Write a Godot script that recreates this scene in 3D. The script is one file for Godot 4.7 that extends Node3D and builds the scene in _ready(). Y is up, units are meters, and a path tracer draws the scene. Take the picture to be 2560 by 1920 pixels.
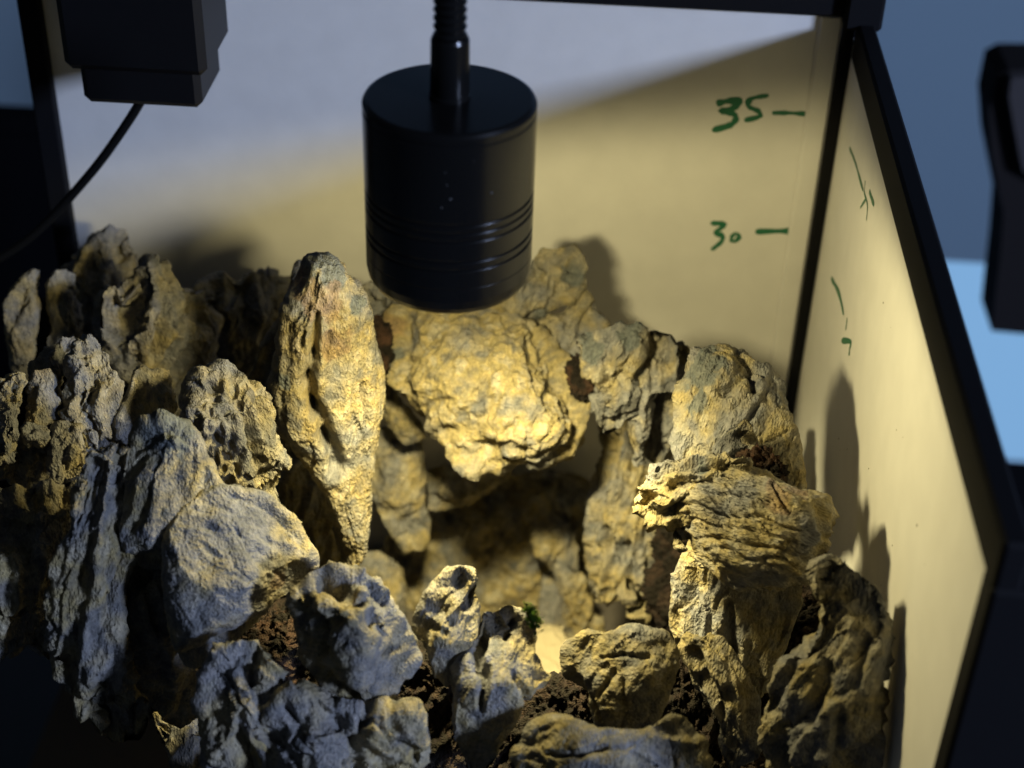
extends Node3D
# A ring of rocks glued into a hollow inside an open terrarium, lit by a spot lamp on a gooseneck. Rock outlines are in centimetres on each rock's own plane.

const CM := 0.01
const LAMP_COLOR := Color(1.0, 0.935, 0.69)
var n_plain: FastNoiseLite
var n_fbm: FastNoiseLite
var n_cell: FastNoiseLite
var n_ridge: FastNoiseLite
var n_slab: FastNoiseLite
var things := {}
var mat := {}

const STYLES := {
	"bumpy": {"cuts": 9, "skin": "rock", "lump": 0.30, "scoop": 0.07, "sf": 0.85, "strata": 0.08, "stf": 1.1, "pit": 0.07, "pf": 0.9, "crack": 0.13, "fine": 0.03, "chip": 0.10, "cf": 0.7, "micro": 0.03},
	"karst": {"cuts": 14, "skin": "slate", "lump": 0.2, "scoop": 0.03, "sf": 0.75, "strata": 0.2, "stf": 0.9, "pit": 0.03, "pf": 1.0, "crack": 0.10, "fine": 0.025, "chip": 0.22, "cf": 0.75, "micro": 0.015},
	"flute": {"cuts": 9, "skin": "slate", "lump": 0.16, "scoop": 0.03, "sf": 0.9, "strata": 0.22, "stf": 1.0, "pit": 0.0, "pf": 1.0, "crack": 0.06, "fine": 0.025, "chip": 0.2, "cf": 0.9, "micro": 0.012},
	"porous": {"cuts": 7, "skin": "slate", "lump": 0.16, "scoop": 0.05, "sf": 1.3, "strata": 0.2, "stf": 1.4, "pit": 0.18, "pf": 1.4, "crack": 0.06, "fine": 0.03, "chip": 0.24, "cf": 1.3, "micro": 0.02},
	"pitted": {"cuts": 8, "skin": "slate", "lump": 0.16, "scoop": 0.03, "sf": 1.0, "strata": 0.2, "stf": 1.1, "pit": 0.24, "pf": 1.4, "crack": 0.08, "fine": 0.03, "chip": 0.16, "cf": 0.9, "micro": 0.02},
	"spike": {"cuts": 0, "skin": "slate", "lump": 0.08, "scoop": 0.02, "sf": 0.8, "strata": 0.1, "stf": 0.9, "pit": 0.03, "pf": 1.7, "crack": 0.07, "fine": 0.03, "chip": 0.1, "cf": 0.7, "micro": 0.012},
	"slab": {"cuts": 9, "skin": "slate", "lump": 0.16, "scoop": 0.02, "sf": 0.6, "strata": 0.1, "stf": 0.8, "pit": 0.05, "pf": 1.0, "crack": 0.10, "fine": 0.02, "chip": 0.14, "cf": 0.55, "micro": 0.012},
	"strata": {"cuts": 3, "skin": "layer", "lump": 0.10, "scoop": 0.03, "sf": 0.9, "strata": 0.16, "stf": 1.0, "pit": 0.03, "pf": 1.4, "crack": 0.04, "fine": 0.03, "chip": 0.14, "cf": 1.1, "micro": 0.02},
	"smooth": {"cuts": 9, "skin": "rock", "lump": 0.22, "scoop": 0.03, "sf": 0.55, "strata": 0.06, "stf": 0.8, "pit": 0.03, "pf": 0.9, "crack": 0.07, "fine": 0.018, "chip": 0.08, "cf": 0.5, "micro": 0.015},
	"facet": {"cuts": 16, "skin": "rock", "lump": 0.2, "scoop": 0.04, "sf": 0.5, "strata": 0.08, "stf": 0.8, "pit": 0.03, "pf": 0.9, "crack": 0.16, "fine": 0.02, "chip": 0.2, "cf": 0.5, "micro": 0.02},
	"soil": {"cuts": 0, "skin": "soil", "lump": 0.3, "scoop": -0.3, "sf": 1.8, "strata": 0.0, "stf": 1.0, "pit": 0.0, "pf": 1.0, "crack": 0.0, "fine": 0.22, "chip": 0.0, "cf": 1.0, "micro": 0.22},
}


func _ready() -> void:
	# camera
	var cam := Camera3D.new()
	cam.name = "camera"
	cam.position = Vector3(-9.216, 60.653, 55.655) * CM
	cam.rotation = Vector3(-0.610, 0.050, 0.0325)
	var lens := CameraAttributesPhysical.new()
	lens.frustum_focal_length = 49.95
	lens.frustum_focus_distance = 0.495
	lens.frustum_near = 0.02
	lens.frustum_far = 20.0
	lens.exposure_aperture = 8.8
	cam.attributes = lens
	cam.fov = 27.07
	cam.near = 0.02
	cam.far = 20.0
	add_child(cam)
	cam.make_current()
	# dim room air
	var env := Environment.new()
	env.background_mode = Environment.BG_COLOR
	env.background_color = Color(0.020, 0.025, 0.032).linear_to_srgb()
	env.tonemap_mode = Environment.TONE_MAPPER_LINEAR
	env.tonemap_exposure = 1.0
	env.sdfgi_enabled = true
	env.ssao_enabled = true
	env.ssil_enabled = true
	var we := WorldEnvironment.new()
	we.name = "environment"
	we.environment = env
	add_child(we)
	# the cool window, right of and in front of the terrarium
	window(Vector3(-12, 30, 13), Vector3(0.83, 0.325, 0.54).normalized(), 170.0)
	# lamp light: in spot_lamp()
	make_noises()
	make_materials()
	room()
	terrarium()
	spot_lamp(Vector3(-12.99, 37.62, 17.5))
	adapter()
	rocks()
	moss()


# ---------------------------------------------------------------- helpers
func numbered(called: String, under: Node) -> String:
	if not under.has_node(called):
		return called
	var k := 1
	while under.has_node("%s_%03d" % [called, k]):
		k += 1
	return "%s_%03d" % [called, k]


func thing(called: String, label: String, category: String, at: Vector3, group := "") -> Node3D:
	var o := Node3D.new()
	o.name = numbered(called, self)
	add_child(o, true)
	o.position = at * CM
	tag(o, label, category, group)
	return o


func tag(o: Node3D, label: String, category: String, group := "") -> void:
	o.set_meta("label", label)
	o.set_meta("category", category)
	if group:
		o.set_meta("group", group)


func part(called: String, m: Mesh, material: Material, under: Node3D = self, at := Vector3.ZERO) -> MeshInstance3D:
	var o := MeshInstance3D.new()
	o.name = numbered(called, under)
	o.mesh = m
	o.material_override = material
	under.add_child(o, true)
	o.position = at * CM
	return o


func structure(called: String, m: Mesh, material: Material, at := Vector3.ZERO) -> MeshInstance3D:
	var o := part(called, m, material, self, at)
	o.set_meta("kind", "structure")
	return o


# a box from corner a to corner b (cm) with chamfered edges
func box(a: Vector3, b: Vector3, bevel := 0.05) -> ArrayMesh:
	var c := (a + b) * 0.5
	var h := (b - a).abs() * 0.5
	var e := minf(bevel, minf(h.x, minf(h.y, h.z)) * 0.9)
	var pts := PackedVector3Array()
	var st := SurfaceTool.new()
	st.begin(Mesh.PRIMITIVE_TRIANGLES)
	var quads := []
	for ax in 3:
		for s in [-1.0, 1.0]:
			var f := []
			for k in [[-1, -1], [1, -1], [1, 1], [-1, 1]]:
				var p := Vector3.ZERO
				p[ax] = s * h[ax]
				p[(ax + 1) % 3] = k[0] * (h[(ax + 1) % 3] - e)
				p[(ax + 2) % 3] = k[1] * (h[(ax + 2) % 3] - e)
				f.append(p)
			quads.append(f)
	for ax in 3:
		for s in [-1.0, 1.0]:
			for t in [-1.0, 1.0]:
				var b1 := (ax + 1) % 3
				var b2 := (ax + 2) % 3
				var f := []
				for k in [[-1, 0], [1, 0], [1, 1], [-1, 1]]:
					var p := Vector3.ZERO
					p[ax] = k[0] * (h[ax] - e)
					p[b1] = s * (h[b1] - (e if k[1] == 1 else 0.0))
					p[b2] = t * (h[b2] - (e if k[1] == 0 else 0.0))
					f.append(p)
				quads.append(f)
	for q in quads:
		tri(st, c, q[0], q[1], q[2])
		tri(st, c, q[0], q[2], q[3])
	for sx in [-1.0, 1.0]:
		for sy in [-1.0, 1.0]:
			for sz in [-1.0, 1.0]:
				tri(st, c, Vector3(sx * h.x, sy * (h.y - e), sz * (h.z - e)), Vector3(sx * (h.x - e), sy * h.y, sz * (h.z - e)), Vector3(sx * (h.x - e), sy * (h.y - e), sz * h.z))
	return st.commit()


# one flat triangle of a convex solid round c, turned outward
func tri(st: SurfaceTool, c: Vector3, p: Vector3, q: Vector3, r: Vector3) -> void:
	var n := (q - p).cross(r - p).normalized()
	if n.dot(p + q + r) < 0.0:
		n = -n
		var x := q
		q = r
		r = x
	for v in [p, r, q]:
		st.set_normal(n)
		st.set_uv(Vector2(v.x, v.y))
		st.add_vertex((c + v) * CM)


# three corners [position in cm, normal], put in the order that faces along their normals
func put(st: SurfaceTool, a: Array, b: Array, c: Array) -> void:
	var up: Vector3 = a[1] + b[1] + c[1]
	var g: Vector3 = (b[0] - a[0]).cross(c[0] - a[0])
	for e in ([a, c, b] if g.dot(up) > 0.0 else [a, b, c]):
		st.set_normal(e[1])
		st.add_vertex(e[0] * CM)


# a polygon (cm) in the plane of axes u, v at o, given the thickness d along u x v; flat faces
func prism(poly: PackedVector2Array, o: Vector3, u: Vector3, v: Vector3, d: float) -> ArrayMesh:
	var st := SurfaceTool.new()
	st.begin(Mesh.PRIMITIVE_TRIANGLES)
	var w := u.cross(v).normalized()
	if Geometry2D.is_polygon_clockwise(poly):
		poly.reverse()
	var idx := Geometry2D.triangulate_polygon(poly)
	var at := func(p: Vector2, t: float) -> Vector3: return (o + u * p.x + v * p.y + w * t) * CM
	for k in range(0, idx.size(), 3):
		var a := poly[idx[k]]
		var b := poly[idx[k + 1]]
		var c := poly[idx[k + 2]]
		if (b - a).cross(c - a) < 0.0:
			var x := b
			b = c
			c = x
		for p in [a, c, b]:
			st.set_normal(w)
			st.add_vertex(at.call(p, d))
		for p in [a, b, c]:
			st.set_normal(-w)
			st.add_vertex(at.call(p, 0.0))
	for k in poly.size():
		var a := poly[k]
		var b := poly[(k + 1) % poly.size()]
		var n := (u * (b - a).y - v * (b - a).x).normalized()
		for q in [[a, 0.0], [b, d], [b, 0.0], [a, 0.0], [a, d], [b, d]]:
			st.set_normal(n)
			st.add_vertex(at.call(q[0], q[1]))
	return st.commit()


# a pen stroke along a line (cm), as a thin slip of ink on the plane
func stroke(line: PackedVector2Array, width: float, o: Vector3, u: Vector3, v: Vector3, salt: float) -> ArrayMesh:
	var path := PackedVector2Array()
	for k in line.size() - 1:
		for s in 4:
			var p0 := line[maxi(k - 1, 0)]
			var p3 := line[mini(k + 2, line.size() - 1)]
			path.append(line[k].cubic_interpolate(line[k + 1], p0, p3, s / 4.0))
	path.append(line[-1])
	var left := PackedVector2Array()
	var right := PackedVector2Array()
	for k in path.size():
		var d := (path[mini(k + 1, path.size() - 1)] - path[maxi(k - 1, 0)]).normalized().orthogonal()
		var w := width * 0.62 * (0.85 + 0.35 * n_plain.get_noise_2d(k * 0.37, salt))
		if k == 0 or k == path.size() - 1:
			w *= 0.6
		left.append(path[k] + d * w)
		right.append(path[k] - d * w)
	# each step a small quad, so that sharp turns stay sound
	var st := SurfaceTool.new()
	st.begin(Mesh.PRIMITIVE_TRIANGLES)
	var n := u.cross(v).normalized()
	for k in path.size() - 1:
		var q := []
		for p in [left[k], right[k], right[k + 1], left[k + 1]]:
			q.append([o + u * p.x + v * p.y + n * (0.012 + 0.0004 * k), n])
		put(st, q[0], q[1], q[2])
		put(st, q[0], q[2], q[3])
	return st.commit()


# a profile (radius, height in cm) turned round the y axis; every segment of the profile is a facet of its own
func lathe(profile: PackedVector2Array, sides := 96) -> ArrayMesh:
	var st := SurfaceTool.new()
	st.begin(Mesh.PRIMITIVE_TRIANGLES)
	for k in profile.size() - 1:
		var a := profile[k]
		var b := profile[k + 1]
		var nn := Vector2((b - a).y, -(b - a).x).normalized()
		for s in sides:
			var t0 := TAU * s / sides
			var t1 := TAU * (s + 1) / sides
			var q := []
			for e in [[a, t0], [b, t0], [b, t1], [a, t1]]:
				var p: Vector2 = e[0]
				var t: float = e[1]
				q.append([Vector3(p.x * cos(t), p.y, p.x * sin(t)), Vector3(nn.x * cos(t), nn.y, nn.x * sin(t))])
			put(st, q[0], q[1], q[2])
			put(st, q[0], q[2], q[3])
	return st.commit()


# a round tube along points (cm) with the radius r(k)
func tube(path: PackedVector3Array, radii: PackedFloat32Array, sides := 20) -> ArrayMesh:
	var st := SurfaceTool.new()
	st.begin(Mesh.PRIMITIVE_TRIANGLES)
	var rings := []
	for k in path.size():
		var d := (path[mini(k + 1, path.size() - 1)] - path[maxi(k - 1, 0)]).normalized()
		var x := d.cross(Vector3(0.3, 0.1, 0.95)).normalized()
		var y := d.cross(x)
		var ring := []
		for s in sides + 1:
			var t := TAU * s / sides
			var n := x * cos(t) + y * sin(t)
			ring.append([path[k] + n * radii[k], n])
		rings.append(ring)
	for k in path.size() - 1:
		for s in sides:
			put(st, rings[k][s], rings[k + 1][s], rings[k + 1][s + 1])
			put(st, rings[k][s], rings[k + 1][s + 1], rings[k][s + 1])
	return st.commit()


func smooth_line(pts: PackedVector3Array, steps := 12) -> PackedVector3Array:
	var out := PackedVector3Array()
	for k in pts.size() - 1:
		for s in steps:
			out.append(pts[k].cubic_interpolate(pts[k + 1], pts[maxi(k - 1, 0)], pts[mini(k + 2, pts.size() - 1)], float(s) / steps))
	out.append(pts[-1])
	return out


func same(count: int, r: float) -> PackedFloat32Array:
	var a := PackedFloat32Array()
	a.resize(count)
	a.fill(r)
	return a


# ---------------------------------------------------------------- noise and materials
func noise(kind: int, salt: int, octaves := 1) -> FastNoiseLite:
	var n := FastNoiseLite.new()
	n.noise_type = kind
	n.seed = salt
	n.frequency = 1.0
	n.fractal_type = FastNoiseLite.FRACTAL_FBM if octaves > 1 else FastNoiseLite.FRACTAL_NONE
	n.fractal_octaves = octaves
	return n


func make_noises() -> void:
	n_plain = noise(FastNoiseLite.TYPE_SIMPLEX_SMOOTH, 3)
	n_fbm = noise(FastNoiseLite.TYPE_SIMPLEX, 5, 4)
	n_cell = noise(FastNoiseLite.TYPE_CELLULAR, 7)
	n_cell.cellular_return_type = FastNoiseLite.RETURN_DISTANCE
	n_cell.cellular_distance_function = FastNoiseLite.DISTANCE_EUCLIDEAN
	n_slab = noise(FastNoiseLite.TYPE_CELLULAR, 13)
	n_slab.cellular_return_type = FastNoiseLite.RETURN_CELL_VALUE
	n_slab.cellular_jitter = 0.9
	n_ridge = noise(FastNoiseLite.TYPE_SIMPLEX, 11, 3)
	n_ridge.fractal_type = FastNoiseLite.FRACTAL_RIDGED


func flat(color: Color, rough := 0.6, metal := 0.0, spec := 0.5) -> StandardMaterial3D:
	var m := StandardMaterial3D.new()
	m.albedo_color = color.linear_to_srgb()
	m.roughness = rough
	m.metallic = metal
	m.metallic_specular = spec
	return m


func seamless(salt: int, freq: float, octaves: int, size: int, fractal := FastNoiseLite.FRACTAL_FBM, kind := FastNoiseLite.TYPE_SIMPLEX) -> Image:
	var n := FastNoiseLite.new()
	n.noise_type = kind
	n.seed = salt
	n.frequency = freq
	n.fractal_type = fractal
	n.fractal_octaves = octaves
	var im := n.get_seamless_image(size, size, false, false, 0.15)
	im.convert(Image.FORMAT_L8)
	return im


func make_materials() -> void:
	var size := 512
	# fine relief of weathered limestone: grain, small pits, hairline cracks
	var grain := seamless(21, 0.05, 5, size).get_data()
	var wide := seamless(22, 0.018, 4, size).get_data()
	var veins := seamless(23, 0.012, 4, size, FastNoiseLite.FRACTAL_RIDGED).get_data()
	var cells := seamless(24, 0.035, 1, size, FastNoiseLite.FRACTAL_NONE, FastNoiseLite.TYPE_CELLULAR).get_data()
	var relief := Image.create(size, size, false, Image.FORMAT_RF)
	var tint := Image.create(size, size, false, Image.FORMAT_RGB8)
	for y in size:
		for x in size:
			var k := y * size + x
			var g := grain[k] / 255.0
			var w := wide[k] / 255.0
			var v := veins[k] / 255.0
			var c := cells[k] / 255.0
			var h := 0.6 * g + 0.5 * w - 0.3 * smoothstep(0.78, 0.96, v) + 0.12 * c
			relief.set_pixel(x, y, Color(h, h, h))
			var t := 0.80 + 0.26 * (g - 0.5) + 0.22 * (w - 0.5)
			tint.set_pixel(x, y, Color(clampf(t + 0.03 * (w - 0.5), 0.0, 1.0), clampf(t, 0.0, 1.0), clampf(t - 0.05 * (w - 0.5), 0.0, 1.0)))
	var relief_tex := ImageTexture.create_from_image(relief)
	var tint_tex := ImageTexture.create_from_image(tint)
	# [repeats per metre, relief in cm]: even stone, slate with upright layers, stone with level layers, soil
	var skins := {"rock": [Vector3(27, 27, 27), 0.09], "slate": [Vector3(36, 20, 36), 0.12], "layer": [Vector3(15, 42, 34), 0.13], "soil": [Vector3(45, 45, 45), 0.16]}
	for kind in skins:
		var m := StandardMaterial3D.new()
		m.vertex_color_use_as_albedo = true
		m.albedo_texture = tint_tex
		m.uv1_triplanar = true
		m.uv1_scale = skins[kind][0]
		m.roughness = 0.9
		m.metallic_specular = 0.35
		m.heightmap_enabled = true
		m.heightmap_texture = relief_tex
		m.heightmap_scale = skins[kind][1]
		mat[kind] = m
	# white board, slightly mottled
	var board := flat(Color(0.74, 0.72, 0.67), 0.55)
	var bim := Image.create(256, 256, false, Image.FORMAT_RGB8)
	var mott := seamless(31, 0.02, 4, 256).get_data()
	for y in 256:
		for x in 256:
			var t := 0.985 + 0.015 * (mott[y * 256 + x] / 255.0 - 0.5) * 2.0
			bim.set_pixel(x, y, Color(t, t, t))
	board.albedo_texture = ImageTexture.create_from_image(bim)
	board.uv1_triplanar = true
	board.uv1_scale = Vector3.ONE * 9.0
	mat.board = board
	mat.black = flat(Color(0.007, 0.007, 0.008), 0.7, 0.0, 0.2)
	mat.lamp = flat(Color(0.005, 0.005, 0.005), 0.24, 0.0, 0.36)
	mat.rubber = flat(Color(0.006, 0.006, 0.006), 0.7, 0.0, 0.2)
	mat.ink = flat(Color(0.012, 0.13, 0.06), 0.5)
	mat.wall = flat(Color(0.42, 0.56, 0.66), 0.9)


# ---------------------------------------------------------------- the room
func window(aim: Vector3, way: Vector3, far_off: float) -> void:
	var t := thing("window", "bright cool window far to the right of the terrarium", "window", aim + way * far_off)
	t.look_at_from_position(t.position, aim * CM, Vector3.UP, true)
	var s := 9.0
	var glow := flat(Color(0.0, 0.0, 0.0), 1.0)
	glow.emission_enabled = true
	glow.emission = Color(0.62, 0.74, 1.0)
	glow.emission_energy_multiplier = 3.0
	part("pane", box(Vector3(-s, -s, -0.4), Vector3(s, s, 0.0), 0.02), glow, t)
	var fm := flat(Color(0.5, 0.5, 0.5), 0.5)
	for k in 4:
		var o := part("frame", box(Vector3(-s - 2.0, s, -1.2), Vector3(s, s + 2.0, 0.8), 0.1), fm, t)
		o.rotation.z = k * PI / 2
	var a := AreaLight3D.new()
	a.name = "window_light"
	a.area_size = Vector2(2.0 * s, 2.0 * s) * CM
	a.area_normalize_energy = true
	a.light_color = Color(0.755, 0.83, 1.0)
	a.light_energy = 3.2
	a.shadow_enabled = true
	a.area_range = 12.0
	a.rotation.y = PI
	a.position = Vector3(0, 0, 0.4) * CM
	t.add_child(a)


func room() -> void:
	structure("wall", box(Vector3(-320, -120, -190), Vector3(260, 150, -180), 0.1), mat.wall)
	structure("floor", box(Vector3(-320, -130, -190), Vector3(260, -121, 260), 0.1), flat(Color(0.30, 0.42, 0.50), 0.8))
	structure("tabletop", box(Vector3(-60, -5, -8), Vector3(60, -0.5, 50), 0.3), flat(Color(0.02, 0.02, 0.022), 0.5))
	var w := thing("window", "glowing pane added for the pale blue patch low behind the right rail, out of focus", "window", Vector3(19, -26, -61))  # added glow for an unidentified bright blue patch, with a weak light
	var patch_glow := flat(Color(0, 0, 0), 1.0)
	patch_glow.emission_enabled = true
	patch_glow.emission = Color(0.20, 0.40, 0.68).linear_to_srgb()
	part("pane", box(Vector3(-4, 0, -1), Vector3(45, 19.6, 0), 0.05), patch_glow, w)
	var wl := AreaLight3D.new()
	wl.name = "pane_light"
	wl.area_size = Vector2(0.49, 0.196)
	wl.light_color = Color(0.55, 0.72, 1.0)
	wl.light_energy = 0.01
	wl.shadow_enabled = true
	wl.rotation.y = PI
	wl.position = Vector3(20.5, 9.8, 0.3) * CM
	w.add_child(wl)
	var c := thing("room_divider", "black panel standing behind the terrarium on the left, out of focus", "divider", Vector3(-80, -60, -50))
	part("board", box(Vector3(-60, -60, -1), Vector3(45, 67.0, 1), 0.3), flat(Color(0.004, 0.004, 0.005), 0.8, 0.0, 0.1), c)
	part("edging", box(Vector3(-61, 67.05, -1.2), Vector3(46, 68.6, 1.2), 0.3), flat(Color(0.004, 0.004, 0.005), 0.8, 0.0, 0.1), c)
	var s := part("stand", box(Vector3(2.2, -30, 0), Vector3(70, 19.4, 60), 0.4), flat(Color(0.004, 0.004, 0.005), 0.8, 0.0, 0.15))
	tag(s, "black box shaped stand beside the terrarium on the right", "stand")
	var chair := thing("office_chair", "dark out of focus chair back behind the right rail", "chair", Vector3(24, -20, -40))
	part("backrest", prism(PackedVector2Array([Vector2(-9.09, 41.38), Vector2(-9.08, 39.09), Vector2(-8.36, 36.30), Vector2(-6.78, 32.14), Vector2(-6.34, 28.75), Vector2(-6.08, 25.94), Vector2(-5.79, 23.23), Vector2(-0.90, 23.03), Vector2(-5.14, 42.05), Vector2(-8.41, 41.87)]), Vector3.ZERO, Vector3.RIGHT, Vector3.UP, 4.0), flat(Color(0.016, 0.014, 0.014), 0.9, 0.0, 0.2), chair)
	part("cushion", prism(PackedVector2Array([Vector2(-8.42, 41.75), Vector2(-8.35, 40.56), Vector2(-7.35, 37.85), Vector2(-6.51, 35.69), Vector2(-3.64, 34.26), Vector2(-5.41, 42.22)]), Vector3(0, 0, 4.05), Vector3.RIGHT, Vector3.UP, 1.0), flat(Color(0.035, 0.030, 0.031), 0.8), chair)
	var tub := part("plastic_tub", box(Vector3(6.4, 19.6, 12.2), Vector3(16, 24, 26), 1.2), flat(Color(0.25, 0.28, 0.36), 0.5))
	tag(tub, "grey plastic tub on the black stand at the right edge", "tub")


# ---------------------------------------------------------------- the terrarium
func terrarium() -> void:
	var t := thing("terrarium", "open black framed terrarium with white back and side panels", "terrarium", Vector3.ZERO)
	var back := part("back_panel", box(Vector3(-30, 0.5, -0.4), Vector3(-1.30, 38.9, 0), 0.006), mat.board, t)
	var side := part("side_panel", box(Vector3(0, 0.5, 0.0), Vector3(0.3, 38.0, 28.5), 0.02), mat.board, t)
	part("base", box(Vector3(-30.5, -0.45, -0.5), Vector3(0.7, 0.5, 29), 0.05), mat.black, t)
	# frame
	part("rail", box(Vector3(-31, 38.92, -0.55), Vector3(0.9, 40.2, 0.45), 0.1), mat.black, t)
	part("rail", box(Vector3(-0.02, 37.4, 0.5), Vector3(0.62, 38.85, 29.3), 0.1), mat.black, t)
	part("joint", box(Vector3(-0.5, 38.6, -0.6), Vector3(0.85, 40.0, 0.9), 0.12), mat.black, t)
	part("post", box(Vector3(-30.85, 0.5, -0.5), Vector3(-30.0, 38.9, 0.4), 0.06), mat.black, t)
	part("post", box(Vector3(-0.4, 0.5, 0.02), Vector3(-0.01, 38.6, 0.45), 0.06), mat.black, t)
	part("post", box(Vector3(-0.05, 0.5, 28.5), Vector3(2.0, 37.6, 29.4), 0.1), mat.black, t)
	part("corner_trim", box(Vector3(-1.298, 0.5, -0.4), Vector3(-0.42, 38.9, 0.16), 0.12), mat.board, t)
	part("back_sheet", box(Vector3(-30.2, 0.5, -0.7), Vector3(0.2, 38.7, -0.42), 0.02), mat.black, t)
	var e := Vector3.RIGHT
	var f := Vector3.UP
	mark(back, [Vector2(-4.65, 35.12), Vector2(-4.27, 35.25), Vector2(-3.77, 35.30), Vector2(-3.99, 35.01), Vector2(-4.44, 34.82), Vector2(-4.03, 34.78), Vector2(-3.86, 34.58), Vector2(-4.04, 34.29), Vector2(-4.71, 34.02)], 0.225, Vector3.ZERO, e, f)
	mark(back, [Vector2(-2.74, 35.58), Vector2(-3.38, 35.40), Vector2(-3.44, 35.09), Vector2(-3.05, 34.91), Vector2(-3.01, 34.69), Vector2(-3.54, 34.51)], 0.194, Vector3.ZERO, e, f)
	mark(back, [Vector2(-2.53, 34.87), Vector2(-1.89, 34.91), Vector2(-1.13, 34.90)], 0.180, Vector3.ZERO, e, f)
	mark(back, [Vector2(-4.38, 30.02), Vector2(-3.81, 30.00), Vector2(-4.16, 29.60), Vector2(-3.87, 29.50), Vector2(-3.86, 29.23), Vector2(-4.22, 28.81)], 0.205, Vector3.ZERO, e, f)
	mark(back, [Vector2(-3.53, 29.39), Vector2(-3.36, 29.62), Vector2(-3.19, 29.51), Vector2(-3.34, 29.25), Vector2(-3.54, 29.36)], 0.158, Vector3.ZERO, e, f)
	mark(back, [Vector2(-2.58, 29.75), Vector2(-1.80, 29.83), Vector2(-0.96, 29.89)], 0.252, Vector3.ZERO, e, f)
	mark(side, [Vector2(3.16, 35.15), Vector2(4.70, 35.37), Vector2(5.84, 35.43), Vector2(7.13, 35.50)], 0.127, Vector3.ZERO, Vector3(0, 0, 1), f)
	mark(side, [Vector2(7.18, 35.92), Vector2(7.36, 35.56), Vector2(8.25, 35.58), Vector2(8.54, 35.15)], 0.109, Vector3.ZERO, Vector3(0, 0, 1), f)
	mark(side, [Vector2(8.13, 36.04), Vector2(8.71, 36.09), Vector2(9.34, 36.16)], 0.175, Vector3.ZERO, Vector3(0, 0, 1), f)
	mark(side, [Vector2(7.09, 34.83), Vector2(7.75, 35.50)], 0.140, Vector3.ZERO, Vector3(0, 0, 1), f)
	mark(side, [Vector2(3.81, 30.08), Vector2(5.86, 30.67), Vector2(7.44, 30.76)], 0.196, Vector3.ZERO, Vector3(0, 0, 1), f)
	mark(side, [Vector2(8.15, 31.09), Vector2(8.26, 30.64)], 0.137, Vector3.ZERO, Vector3(0, 0, 1), f)
	mark(side, [Vector2(7.83, 29.92), Vector2(9.45, 30.94), Vector2(9.51, 30.67), Vector2(9.63, 30.49)], 0.185, Vector3.ZERO, Vector3(0, 0, 1), f)
	# a few specks of dirt on the white panel
	var dot := CylinderMesh.new()
	dot.top_radius = 0.00022
	dot.bottom_radius = 0.00022
	dot.height = 0.0001
	dot.radial_segments = 8
	var grime := flat(Color(0.12, 0.09, 0.06), 0.9)
	var rng := RandomNumberGenerator.new()
	rng.seed = 12
	for k in 14:
		var sp := part("dirt_speck", dot, grime, side, Vector3(-0.006, rng.randf_range(27.0, 36.0), rng.randf_range(8.0, 25.0)))
		sp.rotation.z = PI / 2
		sp.scale = Vector3(1, 1, 1) * rng.randf_range(0.6, 1.7)
	# gravel bed
	structure("gravel_bed", box(Vector3(-29.9, 0.55, 0.05), Vector3(-0.05, 12.2, 28.4), 0.3), flat(Color(0.085, 0.075, 0.065), 0.95, 0.0, 0.3))
	# pale sand on the floor of the hollow
	var st := SurfaceTool.new()
	st.begin(Mesh.PRIMITIVE_TRIANGLES)
	var nx := 60
	st.set_smooth_group(0)
	for i in nx:
		for j in nx:
			for q in [[0, 0], [1, 0], [1, 1], [0, 0], [1, 1], [0, 1]]:
				var x: float = -12.4 + 5.6 * (i + q[0]) / nx
				var z: float = 3.0 + 8.4 * (j + q[1]) / nx
				var off := Vector2((x + 9.5) / 2.1, (z - 6.8) / 3.2).length() + 0.35 * n_fbm.get_noise_2d(x * 0.5, z * 0.5)
				var y := 12.1 + 0.9 * (1.0 - off * off * 0.8) + 0.10 * n_fbm.get_noise_2d(x * 2.4, z * 2.4)
				st.add_vertex(Vector3(x, maxf(y, 11.9), z) * CM)
	st.index()
	st.generate_normals()
	structure("ground", st.commit(), flat(Color(0.5, 0.43, 0.28), 0.9))


func mark(panel: Node3D, line: Array, width: float, o: Vector3, u: Vector3, v: Vector3) -> void:
	var pts := PackedVector2Array(line)
	part("ink_mark", stroke(pts, width, o, u, v, line[0].x * 3.1), mat.ink, panel)


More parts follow.
